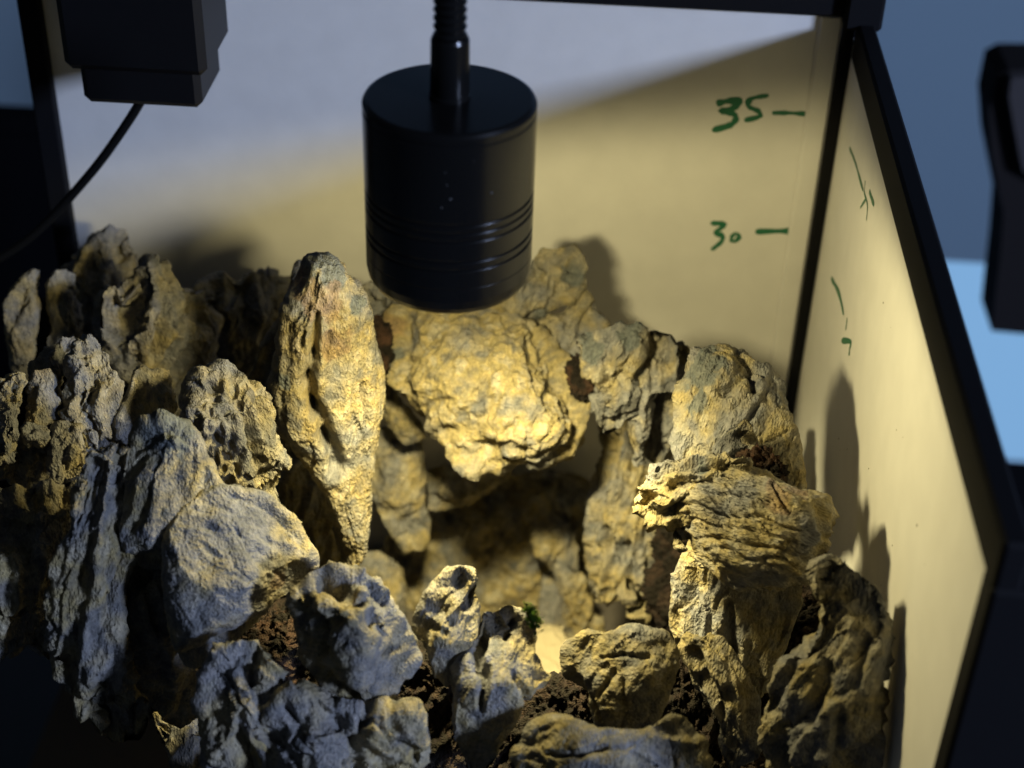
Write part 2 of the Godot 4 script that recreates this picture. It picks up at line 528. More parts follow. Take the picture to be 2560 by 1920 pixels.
# ---------------------------------------------------------------- lamp
func spot_lamp(at: Vector3) -> void:
	var t := thing("spot_lamp", "black cylindrical spot lamp hanging from a ribbed gooseneck over the hollow", "lamp", at)
	var r := 2.29
	var p := PackedVector2Array()
	p.append_array([Vector2(1.75, 0.22), Vector2(1.95, 0.0), Vector2(2.14, 0.0), Vector2(2.25, 0.18), Vector2(r, 0.42)])
	for g in [[0.82, 0.01, 0.015], [1.38, 0.05, 0.035], [1.64, 0.05, 0.035], [2.25, 0.05, 0.035], [2.49, 0.05, 0.035], [2.73, 0.05, 0.035]]:
		var y: float = g[0]
		var w: float = g[1]
		var e: float = g[2]
		for k in 7:
			var ra := k * PI / 12.0
			p.append(Vector2(r - e * (1.0 - cos(ra)), y - w - e * (1.0 - sin(ra)) + e))
		p.append(Vector2(r - e * 1.2, y - w + e))
		p.append(Vector2(r - e * 1.2, y + w))
		for k in 7:
			var ra := PI / 2.0 - k * PI / 12.0
			p.append(Vector2(r - e * (1.0 - cos(ra)), y + w + e * (1.0 - sin(ra))))
	p.append_array([Vector2(r, 4.95), Vector2(r - 0.03, 4.98), Vector2(r - 0.03, 5.02), Vector2(r, 5.05), Vector2(r, 5.2), Vector2(r - 0.05, 5.28), Vector2(r - 0.14, 5.32), Vector2(0.5, 5.34)])
	part("lamp_head", lathe(p, 128), mat.lamp, t)
	var glow := flat(Color(0.8, 0.8, 0.7), 0.4)
	glow.emission_enabled = true
	glow.emission = Color(1.0, 0.88, 0.55)
	glow.emission_energy_multiplier = 2.0
	part("lens", lathe(PackedVector2Array([Vector2(0.0, 0.1), Vector2(1.2, 0.12), Vector2(1.76, 0.24), Vector2(1.76, 0.3), Vector2(0.0, 0.3)]), 64), glow, t)
	var speck := SphereMesh.new()
	speck.radius = 0.0005
	speck.height = 0.0004
	speck.radial_segments = 10
	speck.rings = 5
	var dusty := flat(Color(0.06, 0.06, 0.062), 0.9)
	for k in [[1.46, 3.55, 1.0], [1.50, 3.95, 0.6], [1.52, 4.3, 0.45], [0.98, 3.6, 0.9], [1.56, 3.3, 0.7], [1.2, 4.6, 0.4]]:
		var sp := part("dust_speck", speck, dusty, t, Vector3(cos(k[0]) * (r + 0.005), k[1], sin(k[0]) * (r + 0.005)))
		sp.rotation = Vector3(PI / 2, PI / 2 - k[0], 0)
		sp.scale = Vector3.ONE * k[2] * 0.7
	part("neck_sleeve", lathe(PackedVector2Array([Vector2(0.55, 5.3), Vector2(0.55, 5.42), Vector2(0.52, 5.46), Vector2(0.50, 6.9), Vector2(0.46, 7.0), Vector2(0.3, 7.0)]), 48), mat.lamp, t)
	var neck := PackedVector2Array()
	for k in 60:
		for s in 6:
			var y := 7.0 + (k + s / 6.0) * 0.22
			neck.append(Vector2(0.40 + 0.035 * sin(TAU * s / 6.0), y))
	part("gooseneck", lathe(neck, 40), mat.lamp, t)
	# the lens throws a soft beam and spills light all round
	var spill := SpotLight3D.new()
	spill.name = "lamp_spill"
	spill.light_color = LAMP_COLOR
	spill.light_energy = 0.036
	spill.light_size = 0.011
	spill.spot_angle = 89.9
	spill.spot_angle_attenuation = 0.2
	spill.spot_range = 3.0
	spill.spot_attenuation = 2.0
	spill.shadow_enabled = true
	spill.position = Vector3(0, -0.1, 0) * CM
	t.add_child(spill)
	spill.look_at(spill.global_position + Vector3(0.15, -0.975, 0.12), Vector3.FORWARD)
	var beam := SpotLight3D.new()
	beam.name = "lamp_beam"
	beam.light_color = LAMP_COLOR
	beam.light_energy = 0.17
	beam.light_size = 0.011
	beam.spot_angle = 52.0
	beam.spot_angle_attenuation = 1.0
	beam.spot_range = 3.0
	beam.spot_attenuation = 2.0
	beam.shadow_enabled = true
	beam.position = Vector3(0, -0.1, 0) * CM
	t.add_child(beam)
	beam.look_at(beam.global_position + Vector3(0.11, -0.985, -0.12), Vector3.FORWARD)


func adapter() -> void:
	var t := thing("power_adapter", "black power adapter hanging in the upper left corner with a cable", "adapter", Vector3(-24.7, 36.6, 4.5))
	var m := flat(Color(0.005, 0.005, 0.006), 0.45, 0.0, 0.35)
	part("lower_body", box(Vector3(-2.15, 0, -1.6), Vector3(2.0, 3.0, 1.5), 0.22), m, t)
	part("upper_body", box(Vector3(-2.55, 1.35, -1.9), Vector3(2.35, 9.0, 1.85), 0.25), m, t)
	var line := smooth_line(PackedVector3Array([Vector3(-0.42, 0.2, -0.4), Vector3(-0.72, -0.7, -0.43), Vector3(-2.24, -2.88, -0.45), Vector3(-3.67, -4.60, -0.45), Vector3(-4.92, -5.96, -0.45), Vector3(-6.15, -7.05, -0.45), Vector3(-8.18, -8.42, -0.45)]))
	part("cable", tube(line, same(line.size(), 0.17)), mat.rubber, t)
	part("strain_relief", lathe(PackedVector2Array([Vector2(0.2, -0.45), Vector2(0.3, -0.1), Vector2(0.32, 0.05)]), 24), mat.rubber, t, Vector3(-0.48, 0, -0.41))


# ---------------------------------------------------------------- rocks
func mix3(a: Vector3, b: Vector3, t: float) -> Vector3:
	return a.lerp(b, clampf(t, 0.0, 1.0))


func rock_mesh(outline: PackedVector2Array, d: Dictionary) -> ArrayMesh:
	var res: float = d.get("res", 0.078)
	# a smooth closed outline, evenly stepped
	var fine := PackedVector2Array()
	var n := outline.size()
	for k in n:
		var steps := maxi(2, int(ceil(outline[k].distance_to(outline[(k + 1) % n]) / 0.05)))
		for s in steps:
			var t := float(s) / steps
			fine.append(outline[k].cubic_interpolate(outline[(k + 1) % n], outline[(k + n - 1) % n], outline[(k + 2) % n], t).lerp(outline[k].lerp(outline[(k + 1) % n], t), 0.7))
	if Geometry2D.is_polygon_clockwise(fine):
		fine.reverse()
	var total := 0.0
	var lens := PackedFloat32Array()
	for k in fine.size():
		lens.append(total)
		total += fine[k].distance_to(fine[(k + 1) % fine.size()])
	var cols := clampi(int(total / res), 60, 520)
	var rim := PackedVector2Array()
	var at := 0
	for k in cols:
		var want := total * k / cols
		while at + 1 < fine.size() and lens[at + 1] <= want:
			at += 1
		var nxt := fine[(at + 1) % fine.size()]
		var span := maxf(fine[at].distance_to(nxt), 1e-5)
		rim.append(fine[at].lerp(nxt, (want - lens[at]) / span))
	# the spine: a piece of the long axis
	var c := Vector2.ZERO
	for p in rim:
		c += p / cols
	var sxx := 0.0
	var sxy := 0.0
	var syy := 0.0
	for p in rim:
		sxx += (p.x - c.x) ** 2
		sxy += (p.x - c.x) * (p.y - c.y)
		syy += (p.y - c.y) ** 2
	var ang := 0.5 * atan2(2.0 * sxy, sxx - syy)
	var ax := Vector2(cos(ang), sin(ang))
	var lo := 1e9
	var hi := -1e9
	var wl := 1e9
	var wh := -1e9
	for p in rim:
		var s := (p - c).dot(ax)
		var w := (p - c).cross(ax)
		lo = minf(lo, s)
		hi = maxf(hi, s)
		wl = minf(wl, w)
		wh = maxf(wh, w)
	var half_w := (wh - wl) * 0.5
	var mid := (lo + hi) * 0.5
	var reach := maxf(0.02, (hi - lo) * 0.5 - half_w * 0.9)
	var bins := maxi(1, int(2.0 * reach / res))
	var foot := PackedInt32Array()
	var longest := 0.0
	for p in rim:
		var s := clampf((p - c).dot(ax), mid - reach, mid + reach)
		var b := int(round((s - (mid - reach)) / (2.0 * reach) * bins))
		foot.append(b)
		longest = maxf(longest, p.distance_to(c + ax * (mid - reach + 2.0 * reach * b / bins)))
	var front: float = d.front
	var back: float = d.back
	var rows := clampi(int((longest + front * 0.6) / res), 12, 110)
	var brows := maxi(6, rows / 4)
	var pw: float = d.get("p", 2.3)
	var qw: float = d.get("q", 2.0)
	var total_rows := rows + brows
	# positions: front pole row (bins + 1), rows 1..total_rows-1, back pole row (bins + 1)
	var pos := PackedVector3Array()
	var nor := PackedVector3Array()
	for b in bins + 1:
		var q := c + ax * (mid - reach + 2.0 * reach * b / bins)
		pos.append(Vector3(q.x, q.y, front))
		nor.append(Vector3(0, 0, 1))
	var first := bins + 1
	for i in range(1, total_rows):
		var a := PI * 0.5 * i / rows if i <= rows else PI * 0.5 * (1.0 + float(i - rows) / brows)
		var r := absf(sin(a))
		if i <= rows:
			r = lerpf(float(i) / rows, r, 0.6)
		var h := pow(maxf(0.0, 1.0 - pow(r, pw)), 1.0 / qw) * (front if i <= rows else -back)
		for j in cols:
			var s := c + ax * (mid - reach + 2.0 * reach * foot[j] / bins)
			var q := s.lerp(rim[j], r)
			pos.append(Vector3(q.x, q.y, h))
	for b in bins + 1:
		var q := c + ax * (mid - reach + 2.0 * reach * b / bins)
		pos.append(Vector3(q.x, q.y, -back))
	var last := pos.size() - bins - 1
	var normals_of := func(p: PackedVector3Array) -> PackedVector3Array:
		var out := PackedVector3Array()
		out.resize(p.size())
		for b in bins + 1:
			out[b] = Vector3(0, 0, 1)
			out[last + b] = Vector3(0, 0, -1)
		for i in range(1, total_rows):
			for j in cols:
				var k := first + (i - 1) * cols + j
				var up := foot[j] if i == 1 else k - cols
				var dn := last + foot[j] if i == total_rows - 1 else k + cols
				var lf := k - 1 if j > 0 else k + cols - 1
				var rt := k + 1 if j < cols - 1 else k - cols + 1
				out[k] = (p[dn] - p[up]).cross(p[rt] - p[lf]).normalized()
		return out
	# flat breaks: planes that shave the rounded body
	var rng := RandomNumberGenerator.new()
	rng.seed = 1000 + int(d.seed) * 7
	var inner := Vector3(c.x + ax.x * mid, c.y + ax.y * mid, 0)
	for e in int(d.get("cuts", STYLES[d.style].get("cuts", 7))):
		var az := rng.randf() * TAU
		var el := rng.randf_range(0.15, 1.2)
		var nn := Vector3(cos(az) * cos(el), sin(az) * cos(el), sin(el) * maxf(0.4, half_w / maxf(front, 0.1)) * 0.8).normalized()
		var top := -1e9
		for k in range(0, pos.size(), 7):
			top = maxf(top, (pos[k] - inner).dot(nn))
		var lim := top * rng.randf_range(0.6, 0.88)
		for k in pos.size():
			var over := (pos[k] - inner).dot(nn) - lim
			if over > 0.0 and pos[k].z > 0.0:
				pos[k] -= nn * over * 0.96 * smoothstep(0.0, 0.25 * front, pos[k].z)
	nor = normals_of.call(pos)
	# relief and colour
	var sty: Dictionary = STYLES[d.style]
	var salt: int = d.seed
	var off := Vector3(fmod(salt * 17.31, 900.0), fmod(salt * 9.77, 700.0), fmod(salt * 5.13, 800.0))
	var ga: float = deg_to_rad(d.get("grain", 60.0))
	var gx := Vector2(cos(ga), sin(ga))
	var gy := Vector2(-sin(ga), cos(ga))
	var k_all: float = d.get("rough", 1.0) * minf(1.0, 0.35 + longest / 3.2)
	var lump: float = sty.lump * k_all
	var scoop: float = sty.scoop * k_all
	var strata: float = sty.strata * k_all
	var pit: float = sty.pit * k_all
	var crack: float = sty.crack * k_all
	var grit: float = sty.fine
	var sf: float = sty.sf
	var stf: float = sty.stf
	var pf: float = sty.pf
	var chip: float = float(sty.chip) * k_all
	var cf: float = sty.cf
	var micro: float = sty.micro
	var grooves: Array = d.get("grooves", [])
	var spots: Array = d.get("spots", [])
	var tone: float = d.get("tone", 0.0)
	var tan_bias: float = d.get("tan", 0.0)
	var rust: float = d.get("rust", 0.0)
	var is_soil: bool = d.style == "soil"
	var grey := Vector3(0.275, 0.27, 0.26)
	var tan := Vector3(0.40, 0.325, 0.155)
	var dark := Vector3(0.13, 0.13, 0.13)
	var pale := Vector3(0.47, 0.44, 0.36)
	var rusty := Vector3(0.30, 0.16, 0.07)
	var slate := Vector3(0.17, 0.185, 0.18)
	var colors := PackedColorArray()
	colors.resize(pos.size())
	var moved := PackedVector3Array()
	moved.resize(pos.size())
	for k in pos.size():
		var p := pos[k]
		var q := p + off
		var g := Vector3(q.x * gx.x + q.y * gx.y, q.x * gy.x + q.y * gy.y, q.z)
		var w1 := n_plain.get_noise_3dv(q * 0.6)
		var w2 := n_plain.get_noise_3dv(q * 0.6 + Vector3(31, 7, 3))
		var gw := g + Vector3(0.5 * w2, 0.5 * w1, 0.4 * w2)
		var mid_n := n_fbm.get_noise_3dv(q * 1.6)
		var gs := g + Vector3(0.25 * w2, 0.16 * w1 + 0.06 * mid_n, 0.16 * w2)
		var f1 := n_cell.get_noise_3dv(Vector3(gw.x * 0.42, gw.y, gw.z) * sf) + 1.0
		var low := n_fbm.get_noise_3dv(q * 0.3)
		var disp := lump * low * 1.6 + scoop * (f1 - 0.5) * 1.5 + 0.16 * lump * mid_n
		var c0 := n_plain.get_noise_3dv(q * 0.45 + Vector3(70, 70, 0))
		if strata != 0.0:
			disp += strata * (0.7 - 2.2 * absf(n_plain.get_noise_3dv(Vector3(gs.x * 0.10, gs.y, gs.z * 0.8) * stf))) + 0.35 * strata * (0.6 - 2.2 * absf(n_plain.get_noise_3dv(Vector3(gs.x * 0.14, gs.y, gs.z) * stf * 2.9 + Vector3(0, 60, 0))))
		if pit != 0.0:
			disp -= pit * smoothstep(0.30, 0.58, n_plain.get_noise_3dv(Vector3(g.x * 0.75, g.y, g.z) * pf * 1.25))
		if crack != 0.0:
			disp -= crack * pow(1.0 - absf(n_plain.get_noise_3dv(Vector3(gs.x * 0.25, gs.y * 0.7, gs.z * 0.7) + Vector3(5, 50, 500))), 30.0)
		disp += micro * k_all * (n_cell.get_noise_3dv(Vector3(gw.x * 0.35, gw.y, gw.z) * 2.6) + 0.45) * (1.0 + 1.2 * c0)
		disp += 0.025 * k_all * n_ridge.get_noise_3dv(Vector3(gw.x * 0.25, gw.y, gw.z) * 2.2) * (1.0 - c0)
		if chip != 0.0:
			disp += chip * n_slab.get_noise_3dv(Vector3(gs.x * 0.13, gs.y, gs.z * 0.9) * cf) * 0.75
			disp += chip * 0.4 * n_slab.get_noise_3dv(Vector3(gs.x * 0.15, gs.y, gs.z) * cf * 2.7 + Vector3(40, 0, 0))
		disp += grit * n_fbm.get_noise_3dv(q * 5.0)
		if p.z > -0.3:
			var pp := Vector2(p.x + 0.14 * w1 + 0.05 * mid_n, p.y + 0.14 * w2)
			for e in grooves:
				var a := Vector2(e[0], e[1])
				var ab := Vector2(e[2], e[3]) - a
				var t := clampf((pp - a).dot(ab) / ab.length_squared(), 0.0, 1.0)
				var dd: float = pp.distance_to(a + ab * t) / (e[4] * (1.0 + 0.3 * w1))
				if dd < 2.2:
					disp -= e[5] * exp(-dd * dd * dd) * smoothstep(-0.15, 0.15, minf(t, 1.0 - t) + 0.1)
		moved[k] = p + nor[k] * disp
		# colour of the stone itself
		var c1 := n_fbm.get_noise_3dv(q * 0.42 + Vector3(90, 0, 0))
		var c2 := n_fbm.get_noise_3dv(q * 1.1 + Vector3(0, 90, 0))
		var col: Vector3
		if is_soil:
			col = mix3(Vector3(0.014, 0.010, 0.007), Vector3(0.042, 0.026, 0.017), 0.35 + c2 * 1.8 + 0.8 * n_fbm.get_noise_3dv(q * 4.0))
			col = mix3(col, Vector3(0.10, 0.05, 0.028), rust * (0.2 + 1.5 * c2))
		else:
			col = mix3(grey, tan, 0.40 + tan_bias + 1.5 * c1 + 0.5 * c2)
			col = mix3(col, dark, smoothstep(0.08, 0.55, -c2 - 0.1 * c1 - tone * 0.4) * 0.6)
			col = mix3(col, pale, smoothstep(0.15, 0.5, c2 + 0.4 * c1) * 0.55)
			if rust > 0.0:
				col = mix3(col, rusty, rust * 0.6 * smoothstep(0.0, 0.4, c1 + 0.3 * c2))
			for e in spots:
				var sd := Vector2(p.x, p.y).distance_to(Vector2(e[0], e[1])) / float(e[2]) + 0.55 * c2 + 0.35 * mid_n
				col = mix3(col, rusty if e[3] == "rust" else slate, (1.0 - smoothstep(0.75, 1.0, sd)) * (0.4 if e[3] == "rust" else 0.9))
			col *= 1.0 + 0.45 * tone
		colors[k] = Color(col.x, col.y, col.z)
	nor = normals_of.call(moved)
	for b in bins + 1:
		nor[b] = Vector3.ZERO
		nor[last + b] = Vector3.ZERO
	for j in cols:
		nor[foot[j]] += nor[first + j]
		nor[last + foot[j]] += nor[last - cols + j]
	for b in bins + 1:
		nor[b] = nor[b].normalized() if nor[b].length() > 1e-6 else Vector3(0, 0, 1)
		nor[last + b] = nor[last + b].normalized() if nor[last + b].length() > 1e-6 else Vector3(0, 0, -1)
	var idx := PackedInt32Array()
	for j in cols:
		var j2 := (j + 1) % cols
		if foot[j] == foot[j2]:
			idx.append_array([foot[j], first + j2, first + j])
			idx.append_array([last + foot[j], last - cols + j, last - cols + j2])
		else:
			idx.append_array([foot[j], foot[j2], first + j2, foot[j], first + j2, first + j])
			idx.append_array([last + foot[j], last - cols + j, last - cols + j2, last + foot[j], last - cols + j2, last + foot[j2]])
	for i in range(1, total_rows - 1):
		for j in cols:
			var j2 := (j + 1) % cols
			var a := first + (i - 1) * cols
			var b := a + cols
			idx.append_array([a + j, a + j2, b + j2, a + j, b + j2, b + j])
	for k in moved.size():
		moved[k] *= CM
	var arr := []
	arr.resize(Mesh.ARRAY_MAX)
	arr[Mesh.ARRAY_VERTEX] = moved
	arr[Mesh.ARRAY_NORMAL] = nor
	arr[Mesh.ARRAY_COLOR] = colors
	arr[Mesh.ARRAY_INDEX] = idx
	var m := ArrayMesh.new()
	m.add_surface_from_arrays(Mesh.PRIMITIVE_TRIANGLES, arr)
	return m


func rock(called: String, label: String, group: String, family: String, origin: Vector3, yaw: float, tilt: float, outline: Array, style: String, d: Dictionary) -> void:
	d.style = style
	var m := rock_mesh(PackedVector2Array(outline), d)
	var o := MeshInstance3D.new()
	o.mesh = m
	o.material_override = mat[STYLES[style].skin]
	var turn := Basis.from_euler(Vector3(-deg_to_rad(tilt), deg_to_rad(yaw), 0))
	if family:
		var key := family.get_slice(":", 0)
		if not things.has(key):
			things[key] = thing(called, label, "rock", origin, group)
			called = family.get_slice(":", 1)
		var root: Node3D = things[key]
		o.name = numbered(called, root)
		root.add_child(o, true)
		o.transform = Transform3D(turn, origin * CM - root.position)
		return
	o.name = numbered(called, self)
	add_child(o, true)
	o.transform = Transform3D(turn, origin * CM)
	if group == "STUFF":
		o.set_meta("kind", "stuff")
		o.set_meta("label", label)
	else:
		tag(o, label, "pebble" if called == "pebble" else "rock", group)


func rocks() -> void:
	rock("rock", "thin blurred grey fin of rock standing at the far left of the ring", "rocks glued into a ring around the hollow", "", Vector3(-29.53, 26.44, 8.43), 51.0, 19.0, [Vector2(0.00, 2.64), Vector2(0.49, 3.27), Vector2(1.09, 3.51), Vector2(1.56, 3.77), Vector2(2.01, 3.60), Vector2(1.61, 2.82), Vector2(1.02, 1.95), Vector2(0.51, 1.18), Vector2(-0.00, -0.00), Vector2(-0.36, 0.02), Vector2(-0.27, 1.24), Vector2(-0.16, 2.02)], "flute", {"front": 0.53, "back": 0.47, "grain": 80, "seed": 726})
	rock("rock", "slender upright fin of rock second from the left edge at the back", "rocks glued into a ring around the hollow", "", Vector3(-28.00, 26.48, 7.88), 51.6, 19.1, [Vector2(0.25, 3.46), Vector2(0.76, 3.81), Vector2(1.17, 3.71), Vector2(1.28, 3.19), Vector2(1.21, 2.59), Vector2(0.82, 1.77), Vector2(0.50, 0.92), Vector2(0.01, 0.00), Vector2(-0.88, 0.26), Vector2(-0.75, 1.18), Vector2(-0.50, 1.77), Vector2(-0.00, 2.39), Vector2(0.16, 3.02)], "flute", {"front": 0.55, "back": 0.49, "grain": 80, "seed": 763})
	rock("rock", "tall blurred rock with a rounded peak against the grey back panel", "rocks glued into a ring around the hollow", "", Vector3(-28.19, 25.42, 6.35), 51.7, 18.5, [Vector2(0.71, 4.02), Vector2(1.62, 4.59), Vector2(2.41, 4.78), Vector2(3.06, 4.82), Vector2(3.62, 4.58), Vector2(3.82, 4.11), Vector2(3.71, 3.57), Vector2(3.75, 3.12), Vector2(3.72, 2.33), Vector2(3.20, 1.58), Vector2(2.29, 0.92), Vector2(1.07, 0.27), Vector2(0.00, -0.00), Vector2(0.01, 0.88), Vector2(0.43, 2.00), Vector2(0.68, 2.90), Vector2(0.68, 3.54)], "flute", {"front": 1.04, "back": 1.19, "grain": 60, "seed": 367, "grooves": [[2.18, 4.16, 0.82, 3.48, 0.28, 0.4], [3.05, 3.68, 2.21, 2.28, 0.42, 0.5]]})
	rock("rock", "broad knobbly rock with a pale pitted face behind the pitted cone", "rocks glued into a ring around the hollow", "", Vector3(-23.57, 25.17, 8.57), 51.7, 19.7, [Vector2(-0.30, 5.68), Vector2(0.25, 6.14), Vector2(0.66, 6.21), Vector2(1.08, 5.88), Vector2(1.34, 5.30), Vector2(1.81, 4.84), Vector2(2.35, 4.14), Vector2(2.63, 3.54), Vector2(2.67, 2.88), Vector2(2.28, 2.05), Vector2(1.70, 1.59), Vector2(1.15, 1.12), Vector2(0.60, 0.29), Vector2(-0.00, -0.01), Vector2(-0.80, 0.23), Vector2(-1.31, 0.97), Vector2(-1.53, 1.63), Vector2(-1.90, 2.28), Vector2(-2.26, 3.13), Vector2(-2.33, 3.91), Vector2(-2.23, 4.67), Vector2(-1.87, 5.51), Vector2(-1.24, 5.99), Vector2(-0.85, 5.64)], "karst", {"front": 1.63, "back": 1.74, "grain": 65, "seed": 48, "grooves": [[-0.44, 5.74, -1.72, 4.72, 0.32, 0.45], [-0.55, 4.23, -1.04, 3.34, 0.26, 0.4], [1.29, 3.46, 0.72, 2.58, 0.25, 0.45], [0.28, 4.16, -0.24, 3.82, 0.16, 0.2], [-1.42, 4.33, -2.04, 3.51, 0.23, 0.3], [0.35, 2.67, -0.21, 2.22, 0.22, 0.3]]})
	rock("rock", "small dark lumpy rock between the knobbly rock and the hanging spike", "rocks glued into a ring around the hollow", "", Vector3(-22.24, 24.43, 5.46), 39.2, 19.4, [Vector2(-0.90, 4.40), Vector2(-0.33, 4.65), Vector2(0.18, 4.64), Vector2(0.61, 4.60), Vector2(1.45, 4.37), Vector2(2.22, 4.15), Vector2(3.14, 3.84), Vector2(3.15, 2.90), Vector2(2.78, 2.00), Vector2(1.84, 1.28), Vector2(0.80, 0.17), Vector2(-0.00, -0.00), Vector2(-0.53, 0.61), Vector2(-0.47, 2.03), Vector2(-0.28, 3.10), Vector2(-0.54, 3.81)], "karst", {"front": 1.21, "back": 1.21, "tone": -0.3, "seed": 725, "grooves": [[0.8, 4.46, 0.45, 2.44, 0.27, 0.5]]})
	rock("rock", "dark slab in shade leaning beside the tall hanging spike", "rocks glued into a ring around the hollow", "", Vector3(-18.97, 26.10, 9.58), 22.3, 19.8, [Vector2(0.21, 5.45), Vector2(0.45, 5.92), Vector2(0.78, 6.06), Vector2(1.16, 6.04), Vector2(1.23, 5.56), Vector2(1.05, 4.57), Vector2(0.64, 3.22), Vector2(0.31, 1.59), Vector2(-0.00, -0.00), Vector2(-0.76, 0.06), Vector2(-1.38, 1.22), Vector2(-1.78, 1.94), Vector2(-1.49, 2.79), Vector2(-1.04, 3.42), Vector2(-0.54, 3.92), Vector2(-0.16, 4.43)], "flute", {"front": 0.5, "back": 0.8, "grain": 70, "tone": -0.5, "seed": 773})
	rock("rock", "jagged porous rock made of several spiky pillars at the left edge", "rocks glued into a ring around the hollow", "jagged:base", Vector3(-25.59, 27.28, 15.21), 47.3, 22.0, [Vector2(-2.49, 2.43), Vector2(-1.56, 2.33), Vector2(-0.90, 2.10), Vector2(-0.17, 2.03), Vector2(0.50, 1.74), Vector2(0.97, 1.23), Vector2(1.19, 0.75), Vector2(0.54, 0.21), Vector2(0.00, 0.00), Vector2(-0.79, 0.30), Vector2(-1.37, 0.45), Vector2(-1.71, 0.54), Vector2(-2.36, 1.15), Vector2(-2.94, 1.54)], "porous", {"front": 0.81, "back": 0.72, "seed": 812})
	rock("spire", "jagged porous rock made of several spiky pillars at the left edge", "", "jagged", Vector3(-24.55, 28.84, 15.71), 44.8, 20.6, [Vector2(0.12, 3.22), Vector2(0.33, 3.49), Vector2(0.54, 3.77), Vector2(0.75, 3.87), Vector2(1.02, 3.83), Vector2(1.14, 3.55), Vector2(1.24, 3.09), Vector2(1.15, 2.71), Vector2(1.41, 2.43), Vector2(1.54, 2.07), Vector2(1.46, 1.62), Vector2(1.32, 1.06), Vector2(0.94, 0.16), Vector2(0.00, -0.00), Vector2(-0.44, 0.18), Vector2(-0.87, 0.73), Vector2(-0.86, 1.33), Vector2(-0.55, 1.93), Vector2(-0.19, 2.44), Vector2(0.03, 2.77)], "porous", {"front": 0.8, "back": 0.8, "grain": 75, "seed": 528, "grooves": [[0.58, 2.56, -0.06, 2.09, 0.13, 0.3], [1.24, 2.31, 0.59, 1.84, 0.13, 0.25]]})
	rock("spire", "jagged porous rock made of several spiky pillars at the left edge", "", "jagged", Vector3(-25.92, 29.34, 16.04), 46.9, 20.9, [Vector2(-0.07, 1.90), Vector2(0.18, 2.27), Vector2(0.41, 2.48), Vector2(0.65, 2.38), Vector2(0.77, 2.03), Vector2(0.89, 1.87), Vector2(0.74, 1.32), Vector2(0.57, 0.91), Vector2(0.28, 0.43), Vector2(0.00, -0.01), Vector2(-0.53, 0.05), Vector2(-0.85, 0.37), Vector2(-0.56, 1.09), Vector2(-0.25, 1.56)], "porous", {"front": 0.52, "back": 0.42, "grain": 80, "rust": 0.5, "seed": 94})
	rock("spire", "jagged porous rock made of several spiky pillars at the left edge", "", "jagged", Vector3(-26.79, 29.55, 17.23), 48.1, 20.8, [Vector2(0.15, 2.55), Vector2(0.71, 2.61), Vector2(1.02, 2.63), Vector2(1.27, 2.50), Vector2(1.31, 2.24), Vector2(1.09, 1.92), Vector2(0.86, 1.78), Vector2(0.75, 1.41), Vector2(0.51, 0.98), Vector2(0.43, 0.17), Vector2(0.00, 0.00), Vector2(-0.77, 0.35)], "porous", {"front": 0.52, "back": 0.42, "grain": 85, "seed": 933})
	rock("spire", "jagged porous rock made of several spiky pillars at the left edge", "", "jagged", Vector3(-26.32, 29.72, 13.83), 46.2, 20.0, [Vector2(-0.46, 1.42), Vector2(0.03, 1.59), Vector2(0.55, 1.64), Vector2(0.84, 1.84), Vector2(1.19, 1.73), Vector2(1.01, 1.09), Vector2(0.47, 0.43), Vector2(0.00, -0.00), Vector2(-0.55, 0.22), Vector2(-0.64, 0.88)], "porous", {"front": 0.43, "back": 0.49, "grain": 60, "tone": -0.2, "seed": 307})
	rock("spire", "jagged porous rock made of several spiky pillars at the left edge", "", "jagged", Vector3(-26.67, 31.14, 16.45), 47.9, 20.4, [Vector2(-0.20, 0.66), Vector2(-0.03, 0.90), Vector2(0.35, 1.02), Vector2(0.60, 0.83), Vector2(0.54, 0.53), Vector2(0.32, 0.44), Vector2(0.26, 0.18), Vector2(-0.00, 0.00), Vector2(-0.26, 0.20)], "porous", {"front": 0.28, "back": 0.22, "grain": 70, "res": 0.07, "seed": 527, "grooves": [[0.2, 0.74, 0.08, 0.5, 0.13, 0.45]]})
	rock("spire", "jagged porous rock made of several spiky pillars at the left edge", "", "jagged", Vector3(-26.53, 29.91, 17.18), 48.5, 21.2, [Vector2(-0.30, 1.70), Vector2(0.05, 1.63), Vector2(0.36, 1.65), Vector2(0.45, 1.13), Vector2(0.17, 0.68), Vector2(0.21, 0.33), Vector2(0.00, 0.00), Vector2(-0.57, 0.10), Vector2(-0.71, 0.82)], "porous", {"front": 0.44, "back": 0.35, "grain": 70, "res": 0.07, "seed": 229})
	rock("spire", "jagged porous rock made of several spiky pillars at the left edge", "", "jagged", Vector3(-25.92, 29.77, 16.68), 47.4, 21.5, [Vector2(-0.47, 0.54), Vector2(-0.39, 0.84), Vector2(-0.12, 0.95), Vector2(0.23, 0.75), Vector2(0.38, 0.50), Vector2(0.29, 0.21), Vector2(0.00, -0.00), Vector2(-0.40, 0.16)], "porous", {"front": 0.42, "back": 0.31, "grain": 20, "res": 0.07, "tone": 0.15, "seed": 635})
	rock("spire", "jagged porous rock made of several spiky pillars at the left edge", "", "jagged", Vector3(-24.81, 28.72, 16.71), 48.1, 21.9, [Vector2(-0.81, 0.97), Vector2(-0.49, 1.49), Vector2(-0.21, 1.86), Vector2(0.21, 1.83), Vector2(0.57, 1.44), Vector2(0.78, 0.75), Vector2(0.32, 0.62), Vector2(0.00, 0.00), Vector2(-0.91, 0.25)], "porous", {"front": 0.52, "back": 0.47, "grain": 50, "res": 0.07, "tone": 0.1, "seed": 442})
